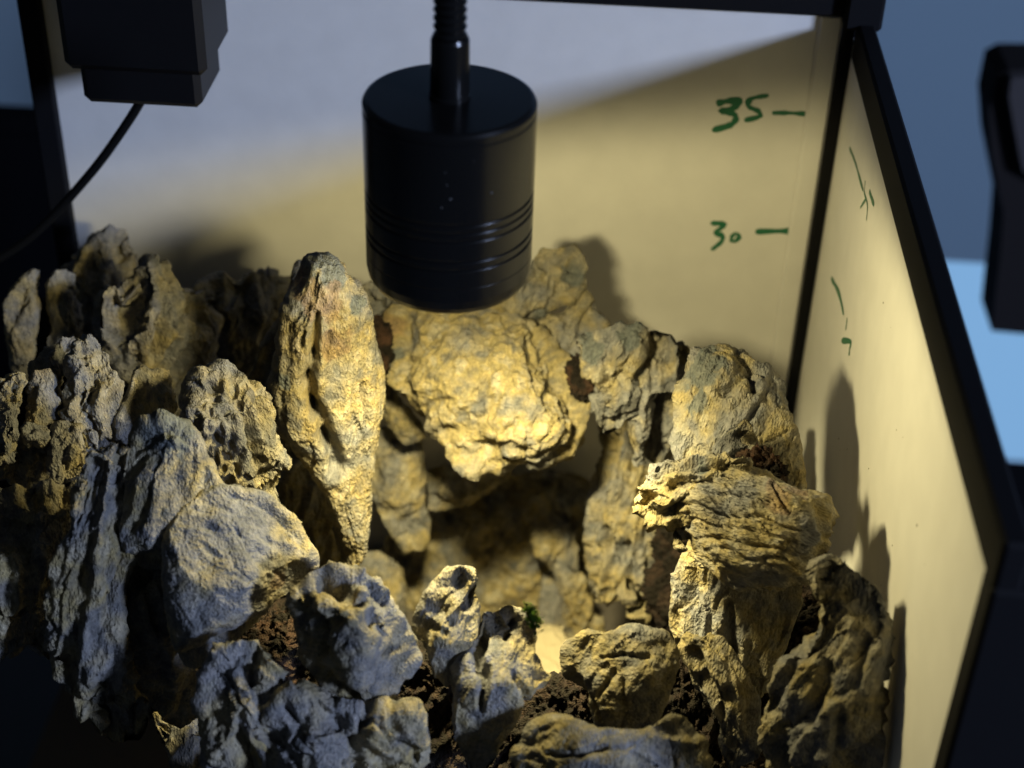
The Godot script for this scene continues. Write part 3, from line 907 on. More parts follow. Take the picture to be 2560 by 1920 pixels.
	rock("spire", "jagged porous rock made of several spiky pillars at the left edge", "", "jagged", Vector3(-24.33, 29.58, 16.26), 45.2, 21.7, [Vector2(-0.31, 0.71), Vector2(0.08, 0.78), Vector2(0.16, 0.43), Vector2(0.00, -0.00), Vector2(-0.26, 0.09)], "porous", {"front": 0.22, "back": 0.17, "grain": 80, "res": 0.07, "seed": 565})
	rock("rock", "small stubby rock poking up between the jagged rock and the pitted cone", "rocks glued into a ring around the hollow", "", Vector3(-22.79, 29.15, 14.91), 54.7, 21.1, [Vector2(-0.04, 2.09), Vector2(0.27, 2.31), Vector2(0.65, 2.20), Vector2(0.97, 1.92), Vector2(1.21, 1.62), Vector2(1.16, 1.20), Vector2(0.90, 0.63), Vector2(0.63, 0.19), Vector2(0.00, 0.00), Vector2(-0.66, 0.15), Vector2(-1.12, 0.38), Vector2(-1.21, 0.68), Vector2(-0.89, 1.26), Vector2(-0.50, 1.51), Vector2(-0.23, 1.81)], "karst", {"front": 0.74, "back": 0.66, "tone": 0.1, "seed": 392})
	rock("rock", "pointed cone of rock full of small round pits", "rocks glued into a ring around the hollow", "", Vector3(-18.88, 27.07, 16.34), 51.0, 21.9, [Vector2(-1.84, 4.24), Vector2(-1.39, 4.86), Vector2(-0.99, 5.21), Vector2(-0.66, 5.54), Vector2(-0.25, 5.71), Vector2(0.13, 5.64), Vector2(0.47, 5.46), Vector2(0.69, 5.12), Vector2(0.69, 4.76), Vector2(0.99, 4.60), Vector2(1.26, 4.21), Vector2(1.27, 3.77), Vector2(1.13, 3.22), Vector2(1.09, 2.55), Vector2(1.04, 1.70), Vector2(0.97, 1.04), Vector2(0.63, 0.19), Vector2(0.00, 0.00), Vector2(-0.92, 0.60), Vector2(-1.30, 1.42), Vector2(-1.47, 2.25), Vector2(-1.46, 2.97), Vector2(-1.71, 3.70)], "pitted", {"front": 1.1, "back": 1.1, "tone": -0.2, "grain": 75, "seed": 240, "grooves": [[-0.2, 4.08, -0.29, 2.41, 0.22, 0.55], [0.43, 4.27, 0.37, 3.57, 0.17, 0.4], [-0.82, 2.85, -1.39, 1.72, 0.2, 0.3]]})
	rock("rock", "tall pale spike of rock hanging point down with a long dark fissure", "rocks glued into a ring around the hollow", "", Vector3(-16.87, 22.03, 12.59), 28.9, 8.6, [Vector2(-0.63, 11.63), Vector2(-0.48, 12.06), Vector2(-0.03, 12.15), Vector2(0.32, 12.05), Vector2(0.66, 11.76), Vector2(0.77, 11.27), Vector2(1.25, 10.79), Vector2(1.35, 10.19), Vector2(1.36, 9.49), Vector2(1.45, 8.69), Vector2(1.57, 7.86), Vector2(1.57, 7.06), Vector2(1.47, 6.27), Vector2(1.19, 5.59), Vector2(0.96, 4.75), Vector2(0.80, 3.95), Vector2(0.77, 3.25), Vector2(0.76, 2.54), Vector2(0.64, 1.66), Vector2(0.41, 0.48), Vector2(0.00, 0.00), Vector2(-0.34, 0.26), Vector2(-0.45, 0.89), Vector2(-0.59, 1.81), Vector2(-0.74, 3.01), Vector2(-1.07, 3.92), Vector2(-1.51, 4.60), Vector2(-1.76, 5.22), Vector2(-2.05, 5.91), Vector2(-2.28, 6.70), Vector2(-2.33, 7.32), Vector2(-2.26, 7.95), Vector2(-2.07, 8.56), Vector2(-1.88, 8.96), Vector2(-1.84, 9.33), Vector2(-1.66, 9.93), Vector2(-1.58, 10.35), Vector2(-1.36, 10.74), Vector2(-1.03, 11.04), Vector2(-0.80, 11.30)], "spike", {"front": 1.21, "back": 1.31, "p": 2.7, "grain": 82, "rust": 0.12, "tone": -0.12, "tan": 0.15, "seed": 198, "grooves": [[-0.83, 10.56, -0.96, 9.12, 0.14, 0.6], [-0.96, 9.12, -1.29, 8.23, 0.15, 0.55], [-1.29, 8.23, -1.1, 7.13, 0.2, 0.6], [-1.1, 7.13, -0.81, 5.92, 0.29, 0.65], [-0.81, 5.92, -0.57, 4.82, 0.31, 0.7], [0.56, 7.71, 0.58, 6.23, 0.11, 0.35], [-0.08, 10.32, 0.61, 10.49, 0.06, 0.12], [-1.25, 10.09, -1.36, 9.6, 0.08, 0.25], [-0.42, 9.9, -0.6, 9.04, 0.1, 0.25]], "spots": [[0.0, 11.84, 0.6, "slate"], [0.62, 10.67, 0.36, "slate"], [-1.99, 8.21, 0.27, "slate"], [-0.39, 10.9, 0.77, "rust"], [-0.34, 9.49, 0.65, "rust"]]})
	rock("rock", "large boulder with a bumpy upper ledge rising behind the lamp to the back panel", "rocks glued into a ring around the hollow", "", Vector3(-16.86, 27.53, 5.66), 4.0, 19.1, [Vector2(-0.91, 1.73), Vector2(-0.39, 1.77), Vector2(0.13, 1.48), Vector2(0.65, 1.50), Vector2(1.95, 2.12), Vector2(3.89, 2.37), Vector2(5.18, 2.53), Vector2(5.75, 3.07), Vector2(6.07, 3.40), Vector2(6.77, 3.49), Vector2(7.29, 3.47), Vector2(7.69, 3.18), Vector2(7.87, 2.72), Vector2(7.83, 1.99), Vector2(7.55, 1.65), Vector2(6.91, 1.24), Vector2(6.21, 0.88), Vector2(5.63, 0.54), Vector2(4.85, 0.11), Vector2(3.28, 0.08), Vector2(1.31, 0.30), Vector2(0.00, 0.00), Vector2(-0.65, 0.53)], "bumpy", {"front": 0.84, "back": 0.9, "seed": 53, "spots": [[7.26, 2.44, 0.52, "slate"], [6.14, 0.95, 0.39, "slate"]]})
	rock("rock", "dull wedge of rock tucked under the upper ledge at the back", "rocks glued into a ring around the hollow", "", Vector3(-9.27, 25.43, 5.74), 0.1, 20.0, [Vector2(-2.38, 2.31), Vector2(-1.22, 2.92), Vector2(-0.46, 3.44), Vector2(0.16, 3.94), Vector2(0.43, 3.36), Vector2(0.94, 2.92), Vector2(1.05, 2.25), Vector2(0.98, 1.30), Vector2(0.66, 0.04), Vector2(-0.00, 0.00), Vector2(-0.87, 1.18)], "bumpy", {"front": 0.83, "back": 0.95, "seed": 288})
	rock("rock", "large brightly lit boulder with a knobbly overhanging lip under the lamp", "rocks glued into a ring around the hollow", "", Vector3(-12.83, 24.41, 9.86), 4.0, 44.8, [Vector2(-3.55, 4.78), Vector2(-3.44, 5.44), Vector2(-3.30, 6.04), Vector2(-2.66, 6.45), Vector2(-1.76, 6.53), Vector2(-0.46, 6.36), Vector2(1.49, 6.08), Vector2(2.40, 5.57), Vector2(3.18, 5.06), Vector2(3.77, 4.55), Vector2(3.91, 3.76), Vector2(4.23, 3.25), Vector2(4.34, 2.60), Vector2(4.18, 2.01), Vector2(4.12, 1.37), Vector2(3.62, 0.97), Vector2(2.86, 0.57), Vector2(2.22, 0.43), Vector2(1.96, 0.68), Vector2(1.27, 0.34), Vector2(0.96, 0.08), Vector2(0.00, -0.00), Vector2(-0.64, 0.18), Vector2(-0.90, 0.56), Vector2(-1.10, 1.00), Vector2(-1.62, 1.38), Vector2(-1.95, 1.88), Vector2(-2.35, 2.46), Vector2(-2.62, 2.71), Vector2(-3.21, 3.22), Vector2(-3.48, 3.80)], "bumpy", {"front": 2.08, "back": 1.66, "tan": 0.6, "tone": -0.1, "seed": 384, "grooves": [[-1.62, 1.38, -0.92, 1.52, 0.19, 0.25], [0.0, 2.83, 0.88, 3.7, 0.09, 0.2], [-2.34, 4.15, -2.78, 3.95, 0.1, 0.2], [1.12, 1.43, 1.37, 1.57, 0.19, 0.3], [0.3, 0.77, 1.96, 1.06, 0.14, 0.25], [-1.97, 2.27, -0.89, 2.75, 0.09, 0.15], [-0.49, 2.17, 0.27, 2.38, 0.08, 0.12]], "spots": [[-3.21, 5.44, 0.58, "rust"], [-2.99, 4.53, 0.32, "slate"]]})
	rock("rock", "gnarled rock dripping down in tapering tongues right of the bright boulder", "rocks glued into a ring around the hollow", "drip:head", Vector3(-8.17, 25.99, 8.97), -9.6, 20.7, [Vector2(-1.42, 3.30), Vector2(-1.09, 3.68), Vector2(-0.48, 3.90), Vector2(0.06, 4.11), Vector2(0.68, 4.17), Vector2(1.02, 4.07), Vector2(0.87, 3.47), Vector2(0.64, 2.79), Vector2(0.61, 2.27), Vector2(0.88, 1.92), Vector2(1.24, 1.59), Vector2(1.40, 1.09), Vector2(0.82, 0.67), Vector2(0.52, 0.22), Vector2(0.00, 0.00), Vector2(-0.30, 0.68), Vector2(-0.59, 1.42), Vector2(-0.39, 1.91), Vector2(-1.12, 2.38)], "karst", {"front": 0.61, "back": 0.7, "tone": -0.15, "seed": 897, "grooves": [[-0.06, 3.06, -0.2, 2.14, 0.14, 0.4], [-0.04, 1.9, -0.45, 1.57, 0.14, 0.3]], "spots": [[-0.83, 3.14, 0.56, "slate"], [0.42, 3.78, 0.5, "slate"]]})
	rock("tongue", "gnarled rock dripping down in tapering tongues right of the bright boulder", "", "drip", Vector3(-6.94, 24.75, 9.41), -13.1, 21.1, [Vector2(-0.41, 5.17), Vector2(0.03, 5.22), Vector2(0.53, 5.22), Vector2(0.86, 4.77), Vector2(1.07, 3.26), Vector2(0.61, 3.17), Vector2(0.27, 3.04), Vector2(0.26, 2.31), Vector2(0.27, 1.39), Vector2(0.21, 0.52), Vector2(0.00, 0.00), Vector2(-0.42, 0.85), Vector2(-0.56, 1.75), Vector2(-0.29, 2.33), Vector2(-0.68, 3.18), Vector2(-0.62, 4.49)], "karst", {"front": 0.65, "back": 0.65, "grain": 85, "seed": 462, "grooves": [[-0.17, 4.06, 0.32, 3.37, 0.11, 0.25]]})
	rock("tongue", "gnarled rock dripping down in tapering tongues right of the bright boulder", "", "drip", Vector3(-6.07, 24.30, 8.53), -14.1, 21.2, [Vector2(0.05, 4.82), Vector2(0.39, 4.69), Vector2(0.54, 4.00), Vector2(0.42, 2.98), Vector2(0.39, 1.57), Vector2(0.28, 0.88), Vector2(-0.00, -0.00), Vector2(-0.58, 0.28), Vector2(-0.73, 2.01), Vector2(-0.47, 2.86), Vector2(-0.05, 3.48), Vector2(0.03, 4.16)], "flute", {"front": 0.38, "back": 0.43, "grain": 80, "tone": -0.1, "seed": 675})
	rock("tongue", "gnarled rock dripping down in tapering tongues right of the bright boulder", "", "drip", Vector3(-5.27, 16.65, 9.13), -12.9, 23.8, [Vector2(-3.90, 7.92), Vector2(-3.84, 8.63), Vector2(-3.19, 8.90), Vector2(-2.20, 8.81), Vector2(-1.45, 8.82), Vector2(-0.98, 8.08), Vector2(-0.89, 7.12), Vector2(-0.86, 6.07), Vector2(-0.49, 5.08), Vector2(-0.09, 4.32), Vector2(0.39, 3.13), Vector2(0.61, 0.58), Vector2(0.00, -0.00), Vector2(-0.79, 0.10), Vector2(-1.25, 0.73), Vector2(-1.64, 1.66), Vector2(-1.87, 1.09), Vector2(-2.28, 0.55), Vector2(-2.90, 0.41), Vector2(-3.10, 1.24), Vector2(-3.61, 3.33), Vector2(-3.85, 4.65), Vector2(-3.68, 5.62), Vector2(-3.62, 6.56)], "flute", {"front": 1.0, "back": 1.46, "grain": 86, "tan": 0.2, "seed": 493, "grooves": [[-3.23, 8.33, -2.74, 5.67, 0.18, 0.5], [-2.07, 7.58, -2.0, 5.83, 0.14, 0.35], [-2.67, 3.9, -2.24, 2.55, 0.24, 0.5], [-1.74, 3.38, -1.16, 0.61, 0.17, 0.4], [-1.18, 4.22, -0.53, 1.12, 0.17, 0.3]]})
	rock("rock", "big rock with a smooth slate grey patch in the right back corner", "rocks glued into a ring around the hollow", "", Vector3(-2.43, 28.87, 16.01), -17.1, 50.4, [Vector2(-4.33, 4.25), Vector2(-3.89, 4.47), Vector2(-3.16, 4.60), Vector2(-2.69, 4.58), Vector2(-2.10, 4.35), Vector2(-1.47, 4.14), Vector2(-1.06, 3.88), Vector2(-0.83, 3.33), Vector2(-0.52, 2.81), Vector2(-0.15, 2.01), Vector2(0.18, 1.21), Vector2(0.52, 0.37), Vector2(0.00, 0.00), Vector2(-1.16, 0.16), Vector2(-2.35, 0.33), Vector2(-3.24, 0.22), Vector2(-3.84, 0.48), Vector2(-4.15, 1.00), Vector2(-4.18, 1.90), Vector2(-4.31, 2.78), Vector2(-4.29, 3.58)], "slab", {"front": 1.08, "back": 1.62, "grain": 75, "seed": 302, "grooves": [[-2.09, 3.87, -1.78, 3.34, 0.12, 0.4], [-2.77, 4.44, -1.71, 3.96, 0.09, 0.3], [-2.86, 2.83, -2.44, 3.0, 0.14, 0.3], [-1.57, 2.79, -2.11, 1.58, 0.1, 0.2]], "spots": [[-3.57, 3.51, 0.74, "slate"], [-3.5, 2.43, 0.45, "slate"], [-3.72, 4.27, 0.28, "slate"]]})
	rock("rock", "small dark shard wedged above the striated block", "rocks glued into a ring around the hollow", "", Vector3(-4.71, 29.93, 15.90), -17.5, 22.1, [Vector2(-0.33, 0.20), Vector2(-0.29, 0.61), Vector2(-0.02, 1.20), Vector2(0.30, 1.56), Vector2(0.55, 1.93), Vector2(0.85, 1.70), Vector2(0.98, 1.33), Vector2(1.36, 1.20), Vector2(1.67, 0.77), Vector2(1.87, 0.37), Vector2(1.36, 0.12), Vector2(0.54, 0.08), Vector2(-0.00, -0.00)], "karst", {"front": 0.47, "back": 0.54, "tone": -0.5, "seed": 593, "grooves": [[0.72, 1.38, 0.62, 0.79, 0.22, 0.5]]})
	rock("rock", "block of layered rock with wavy striations on a tapering shaft", "rocks glued into a ring around the hollow", "block:striated_block", Vector3(-4.62, 29.01, 20.13), -31.1, 47.6, [Vector2(-2.01, 1.83), Vector2(-1.98, 2.48), Vector2(-1.75, 2.99), Vector2(-1.23, 3.38), Vector2(-0.63, 3.60), Vector2(0.02, 3.70), Vector2(0.62, 3.66), Vector2(1.12, 3.56), Vector2(1.59, 3.74), Vector2(1.92, 3.67), Vector2(2.12, 3.41), Vector2(2.27, 2.91), Vector2(2.32, 2.32), Vector2(2.05, 1.92), Vector2(2.12, 1.61), Vector2(2.25, 1.07), Vector2(1.76, 0.74), Vector2(1.05, 0.45), Vector2(0.42, 0.08), Vector2(-0.00, 0.00), Vector2(-1.09, 0.66), Vector2(-1.69, 1.21)], "strata", {"front": 1.37, "back": 1.37, "p": 4.5, "q": 1.5, "cuts": 0, "tone": 0.35, "tan": 0.25, "grain": -12, "seed": 221, "grooves": [[0.33, 3.17, 1.26, 2.65, 0.05, 0.2], [-1.78, 1.7, 1.78, 2.26, 0.04, 0.2], [-1.42, 1.33, 1.93, 1.93, 0.03, 0.14], [-1.06, 0.96, 2.08, 1.61, 0.04, 0.18], [-0.54, 0.73, 2.17, 1.31, 0.03, 0.14], [-1.67, 2.21, 0.75, 2.77, 0.03, 0.14], [-0.38, 0.41, 1.69, 0.9, 0.03, 0.12], [-1.63, 2.75, 0.09, 3.07, 0.03, 0.12]], "spots": [[0.85, 3.04, 0.57, "rust"]]})
	rock("lump", "block of layered rock with wavy striations on a tapering shaft", "", "block", Vector3(-5.87, 29.53, 19.45), -19.3, 38.4, [Vector2(-1.86, 1.09), Vector2(-1.76, 1.55), Vector2(-1.57, 2.08), Vector2(-1.18, 2.46), Vector2(-0.48, 2.66), Vector2(0.09, 2.96), Vector2(0.55, 3.25), Vector2(0.81, 3.27), Vector2(1.32, 3.14), Vector2(1.01, 2.73), Vector2(0.35, 2.39), Vector2(0.05, 1.94), Vector2(0.01, 1.39), Vector2(0.04, 0.87), Vector2(-0.05, 0.42), Vector2(-0.00, 0.00), Vector2(-0.41, 0.47), Vector2(-0.90, 0.63), Vector2(-1.52, 0.89)], "porous", {"front": 0.45, "back": 0.65, "grain": 20, "tan": 0.3, "tone": 0.35, "seed": 643, "grooves": [[-0.75, 0.91, -0.21, 1.7, 0.11, 0.3]], "spots": [[0.02, 2.62, 0.18, "slate"]]})
	rock("shaft", "block of layered rock with wavy striations on a tapering shaft", "", "block", Vector3(-2.81, 23.31, 18.93), -18.0, 12.4, [Vector2(-3.25, 4.32), Vector2(-2.95, 4.97), Vector2(-1.79, 4.39), Vector2(-0.22, 4.37), Vector2(0.65, 4.40), Vector2(0.63, 3.76), Vector2(0.58, 2.48), Vector2(0.32, 1.43), Vector2(0.14, 0.38), Vector2(0.00, -0.00), Vector2(-0.70, 0.62), Vector2(-1.10, 1.27), Vector2(-1.94, 1.12), Vector2(-2.50, 0.94), Vector2(-2.90, 0.93), Vector2(-3.18, 1.90), Vector2(-3.29, 2.90), Vector2(-3.33, 3.91)], "flute", {"front": 1.18, "back": 1.26, "rough": 0.55, "grain": 85, "tone": 0.2, "tan": 0.2, "seed": 355, "grooves": [[-2.49, 4.55, -1.71, 1.85, 0.1, 0.25], [-2.84, 4.25, -2.32, 1.66, 0.09, 0.15], [-1.46, 3.42, -1.04, 1.95, 0.22, 0.3]]})
	rock("rock", "grey furrowed rock against the right panel", "rocks glued into a ring around the hollow", "", Vector3(-3.00, 25.69, 24.69), -20.8, 21.5, [Vector2(-0.44, 7.00), Vector2(-0.13, 7.14), Vector2(0.25, 7.09), Vector2(0.71, 6.97), Vector2(1.19, 6.74), Vector2(1.56, 6.47), Vector2(1.80, 5.96), Vector2(2.00, 5.24), Vector2(2.19, 4.18), Vector2(2.40, 2.91), Vector2(2.80, 0.94), Vector2(0.86, 0.19), Vector2(0.00, -0.00), Vector2(-0.57, 0.77), Vector2(-0.90, 1.90), Vector2(-0.86, 2.89), Vector2(-0.63, 3.59), Vector2(-0.33, 4.24), Vector2(-0.04, 4.88), Vector2(-0.08, 5.33), Vector2(-0.11, 6.38)], "karst", {"front": 0.99, "back": 1.32, "grain": 60, "tone": 0, "tan": 0.05, "rough": 0.8, "seed": 529, "grooves": [[0.34, 5.14, 0.12, 4.19, 0.23, 0.35], [-0.13, 4.17, -0.42, 2.7, 0.19, 0.3], [0.76, 4.14, 0.56, 2.58, 0.19, 0.3], [1.39, 5.16, 1.48, 3.99, 0.19, 0.25], [1.42, 3.23, 1.5, 1.55, 0.16, 0.25], [-0.06, 2.21, 0.06, 0.87, 0.19, 0.25]]})
	rock("rock", "slanted narrow slab leaning between the striated block and the furrowed rock", "rocks glued into a ring around the hollow", "", Vector3(-3.99, 24.62, 23.18), -16.1, 27.3, [Vector2(-2.26, 3.16), Vector2(-2.06, 3.60), Vector2(-1.57, 3.78), Vector2(-1.15, 3.79), Vector2(-0.74, 3.58), Vector2(-0.27, 3.06), Vector2(0.21, 2.50), Vector2(0.41, 2.07), Vector2(0.50, 1.45), Vector2(0.52, 0.48), Vector2(-0.00, -0.00), Vector2(-0.43, 0.53), Vector2(-0.67, 1.22), Vector2(-1.01, 1.56), Vector2(-1.57, 2.00), Vector2(-1.87, 2.56)], "karst", {"front": 0.55, "back": 0.63, "grain": -60, "tone": -0.1, "seed": 83, "grooves": [[-1.69, 3.1, -0.93, 1.96, 0.16, 0.3], [-0.66, 2.42, -0.6, 1.62, 0.16, 0.4]]})
	rock("rock", "mushroom shaped rock with a wide flat cap at the front of the ring", "rocks glued into a ring around the hollow", "", Vector3(-7.64, 25.82, 23.47), -3.1, 31.9, [Vector2(-1.69, 2.17), Vector2(-1.65, 2.53), Vector2(-1.32, 2.87), Vector2(-0.94, 3.05), Vector2(-0.24, 3.15), Vector2(0.35, 3.24), Vector2(0.85, 3.25), Vector2(1.31, 3.15), Vector2(1.59, 2.88), Vector2(1.74, 2.49), Vector2(1.67, 2.12), Vector2(1.51, 1.80), Vector2(1.44, 1.39), Vector2(1.28, 0.91), Vector2(1.04, 0.42), Vector2(0.49, 0.11), Vector2(-0.00, -0.00), Vector2(-0.33, 0.22), Vector2(-0.52, 0.71), Vector2(-0.71, 1.15), Vector2(-1.12, 1.41), Vector2(-1.52, 1.72)], "smooth", {"front": 0.98, "back": 0.98, "tone": -0.5, "tan": 0.4, "cuts": 14, "seed": 862, "grooves": [[-0.47, 2.4, 0.16, 2.6, 0.06, 0.12], [0.16, 2.6, 0.97, 2.56, 0.05, 0.14], [0.3, 1.87, 0.39, 1.17, 0.06, 0.16], [-0.49, 1.48, 0.01, 2.05, 0.08, 0.16], [0.42, 0.87, 0.17, 0.28, 0.05, 0.14], [-0.69, 1.41, -0.33, 0.78, 0.07, 0.15]]})
	rock("rock", "low wide rock lying at the bottom edge below the mushroom shaped rock", "rocks glued into a ring around the hollow", "", Vector3(-9.29, 26.59, 26.53), -3.1, 43.1, [Vector2(-1.16, 1.15), Vector2(-0.82, 1.49), Vector2(-0.71, 1.88), Vector2(-0.22, 2.17), Vector2(0.45, 2.19), Vector2(1.14, 1.98), Vector2(1.80, 1.96), Vector2(2.36, 2.07), Vector2(2.72, 2.34), Vector2(3.07, 2.58), Vector2(3.48, 2.56), Vector2(3.78, 2.27), Vector2(4.03, 2.02), Vector2(4.15, 1.57), Vector2(4.18, 0.65), Vector2(2.35, 0.17), Vector2(0.00, 0.00), Vector2(-0.81, 0.47)], "slab", {"front": 0.95, "back": 0.85, "grain": 10, "tone": -0.3, "cuts": 14, "tan": 0.15, "seed": 407, "grooves": [[-0.03, 1.3, 0.83, 1.25, 0.07, 0.2], [0.83, 1.25, 1.46, 1.55, 0.06, 0.15], [3.08, 1.92, 3.24, 1.24, 0.05, 0.15], [2.03, 1.52, 2.71, 1.32, 0.06, 0.15]]})
	rock("rock", "porous yellowish rock with a rounded peak at the front", "rocks glued into a ring around the hollow", "", Vector3(-12.44, 27.92, 23.82), 5.5, 39.2, [Vector2(-0.94, 1.76), Vector2(-0.69, 2.22), Vector2(-0.48, 2.64), Vector2(-0.23, 2.93), Vector2(0.11, 3.25), Vector2(0.44, 3.26), Vector2(0.74, 3.23), Vector2(0.95, 2.97), Vector2(0.97, 2.60), Vector2(0.97, 2.26), Vector2(1.04, 1.88), Vector2(1.00, 1.34), Vector2(0.75, 0.84), Vector2(0.50, 0.25), Vector2(-0.00, 0.00), Vector2(-0.47, 0.63), Vector2(-0.68, 1.04), Vector2(-0.89, 1.42)], "slab", {"front": 0.79, "back": 0.75, "grain": 60, "tan": 0.35, "seed": 58, "grooves": [[-0.1, 2.09, 0.16, 1.88, 0.26, 0.35], [0.79, 2.51, 0.75, 2.26, 0.15, 0.3], [0.32, 3.02, 0.28, 2.81, 0.15, 0.3], [-0.43, 1.67, -0.05, 1.5, 0.12, 0.25]]})
	rock("rock", "rock with a blunt peak and a little moss on its right shoulder", "rocks glued into a ring around the hollow", "", Vector3(-11.56, 25.87, 25.32), 2.9, 39.0, [Vector2(0.14, 4.68), Vector2(0.47, 4.71), Vector2(0.77, 4.87), Vector2(1.06, 4.93), Vector2(1.28, 4.80), Vector2(1.54, 4.56), Vector2(1.76, 4.31), Vector2(1.84, 3.94), Vector2(1.82, 3.56), Vector2(2.04, 3.36), Vector2(2.10, 3.11), Vector2(2.32, 2.95), Vector2(2.27, 2.69), Vector2(1.90, 2.39), Vector2(1.49, 2.00), Vector2(1.33, 1.62), Vector2(1.10, 1.11), Vector2(0.86, 0.65), Vector2(0.54, 0.18), Vector2(-0.00, -0.00), Vector2(-0.27, 0.57), Vector2(-0.63, 1.10), Vector2(-0.71, 1.60), Vector2(-0.62, 2.14), Vector2(-0.68, 2.64), Vector2(-0.57, 3.15), Vector2(-0.25, 3.58), Vector2(0.07, 4.01)], "smooth", {"front": 0.93, "back": 0.93, "grain": 60, "tan": 0.2, "seed": 67, "grooves": [[0.18, 4.51, 0.19, 2.96, 0.11, 0.5], [-0.17, 3.7, -0.7, 3.14, 0.09, 0.35], [0.83, 4.03, 1.16, 4.38, 0.08, 0.25], [0.36, 3.09, 0.23, 1.96, 0.1, 0.35], [1.12, 3.03, 1.48, 2.21, 0.11, 0.3]]})
	rock("rock", "rounded boulder with a craggy lit crown left of the porous peak", "rocks glued into a ring around the hollow", "", Vector3(-14.43, 27.64, 24.79), 12.0, 33.2, [Vector2(-2.04, 2.86), Vector2(-1.95, 3.35), Vector2(-1.68, 3.70), Vector2(-1.29, 4.05), Vector2(-0.95, 4.20), Vector2(-0.58, 4.19), Vector2(-0.26, 4.03), Vector2(0.07, 4.00), Vector2(0.47, 3.79), Vector2(0.75, 3.65), Vector2(0.85, 3.30), Vector2(0.98, 2.96), Vector2(1.21, 2.69), Vector2(1.39, 2.25), Vector2(1.55, 1.82), Vector2(1.57, 1.40), Vector2(1.40, 1.03), Vector2(1.05, 0.77), Vector2(0.73, 0.38), Vector2(0.42, 0.02), Vector2(0.00, -0.00), Vector2(-0.48, 0.23), Vector2(-0.96, 0.48), Vector2(-1.36, 0.80), Vector2(-1.69, 1.37), Vector2(-1.84, 1.97), Vector2(-1.98, 2.44)], "facet", {"front": 1.32, "back": 1.24, "grain": 30, "cuts": 12, "tone": -0.15, "seed": 98, "grooves": [[-1.63, 3.12, -1.25, 2.71, 0.19, 0.4], [-1.28, 3.59, -0.06, 3.21, 0.15, 0.4], [-1.18, 2.46, -0.67, 2.75, 0.17, 0.4], [0.25, 2.85, 0.55, 2.32, 0.14, 0.35], [-1.15, 2.29, -1.09, 1.87, 0.11, 0.4], [0.51, 1.57, 0.84, 1.63, 0.07, 0.2], [-1.08, 1.28, -0.78, 0.84, 0.08, 0.15], [0.2, 3.52, 0.56, 3.12, 0.11, 0.3]]})
	rock("rock", "narrow upright rock with a rounded dark top behind the large sloping boulder", "rocks glued into a ring around the hollow", "", Vector3(-20.59, 29.60, 21.66), 10.3, 26.9, [Vector2(-0.95, 3.92), Vector2(-0.56, 4.41), Vector2(-0.01, 4.49), Vector2(0.62, 4.21), Vector2(1.12, 3.65), Vector2(1.36, 2.83), Vector2(1.55, 2.38), Vector2(1.41, 1.71), Vector2(0.84, 0.92), Vector2(-0.00, 0.00), Vector2(-0.79, 0.05), Vector2(-1.28, 0.49), Vector2(-1.46, 1.45), Vector2(-1.34, 2.12), Vector2(-1.10, 3.19)], "slab", {"front": 1.01, "back": 1.61, "grain": 75, "tone": -0.4, "seed": 922, "spots": [[0.09, 4.01, 0.82, "slate"]]})
	rock("rock", "large smooth sloping bluish boulder at the front left", "rocks glued into a ring around the hollow", "", Vector3(-19.66, 27.33, 23.33), 15.8, 29.2, [Vector2(-0.52, 4.36), Vector2(0.15, 4.89), Vector2(0.70, 5.14), Vector2(1.23, 5.29), Vector2(1.87, 5.09), Vector2(2.63, 4.76), Vector2(3.14, 4.19), Vector2(3.48, 3.49), Vector2(3.73, 2.75), Vector2(3.64, 2.35), Vector2(3.11, 2.00), Vector2(2.51, 1.76), Vector2(1.94, 1.28), Vector2(1.32, 0.67), Vector2(0.65, 0.34), Vector2(0.00, 0.00), Vector2(-0.29, 0.15), Vector2(-0.51, 0.84), Vector2(-0.64, 1.81), Vector2(-0.72, 2.63), Vector2(-0.63, 3.57)], "smooth", {"front": 1.59, "back": 1.87, "cuts": 4, "rough": 0.7, "grain": -50, "tone": -0.1, "seed": 359, "grooves": [[1.37, 4.01, 2.82, 2.47, 0.07, 0.06], [0.26, 1.97, 0.67, 0.82, 0.11, 0.06]], "spots": [[2.54, 2.37, 0.34, "rust"]]})
	rock("rock", "dull purplish grey rock hanging below the large sloping boulder", "rocks glued into a ring around the hollow", "", Vector3(-20.54, 24.16, 22.85), 19.6, 21.5, [Vector2(-1.59, 3.90), Vector2(-1.36, 4.87), Vector2(-0.86, 5.48), Vector2(-0.37, 5.92), Vector2(0.09, 5.93), Vector2(0.31, 5.57), Vector2(0.28, 4.88), Vector2(0.11, 4.18), Vector2(0.31, 3.11), Vector2(0.54, 2.17), Vector2(0.65, 1.39), Vector2(0.59, 0.34), Vector2(-0.00, -0.00), Vector2(-0.73, 0.75), Vector2(-1.26, 1.76), Vector2(-1.54, 2.86)], "smooth", {"front": 0.64, "back": 0.74, "grain": -60, "tone": -0.2, "seed": 298, "grooves": [[-0.55, 5.31, -0.23, 3.65, 0.2, 0.3], [-0.43, 3.09, -0.18, 1.85, 0.17, 0.2]]})
	rock("pebble", "tiny pale hooked pebble stuck on the side of the purplish rock", "", "", Vector3(-22.20, 28.47, 22.19), 20.9, 25.1, [Vector2(0.03, 0.52), Vector2(0.16, 0.68), Vector2(0.33, 0.64), Vector2(0.38, 0.45), Vector2(0.29, 0.23), Vector2(0.17, 0.11), Vector2(-0.00, 0.00), Vector2(-0.04, 0.13), Vector2(0.15, 0.31)], "smooth", {"front": 0.12, "back": 0.12, "tone": 0.3, "res": 0.09, "seed": 482})
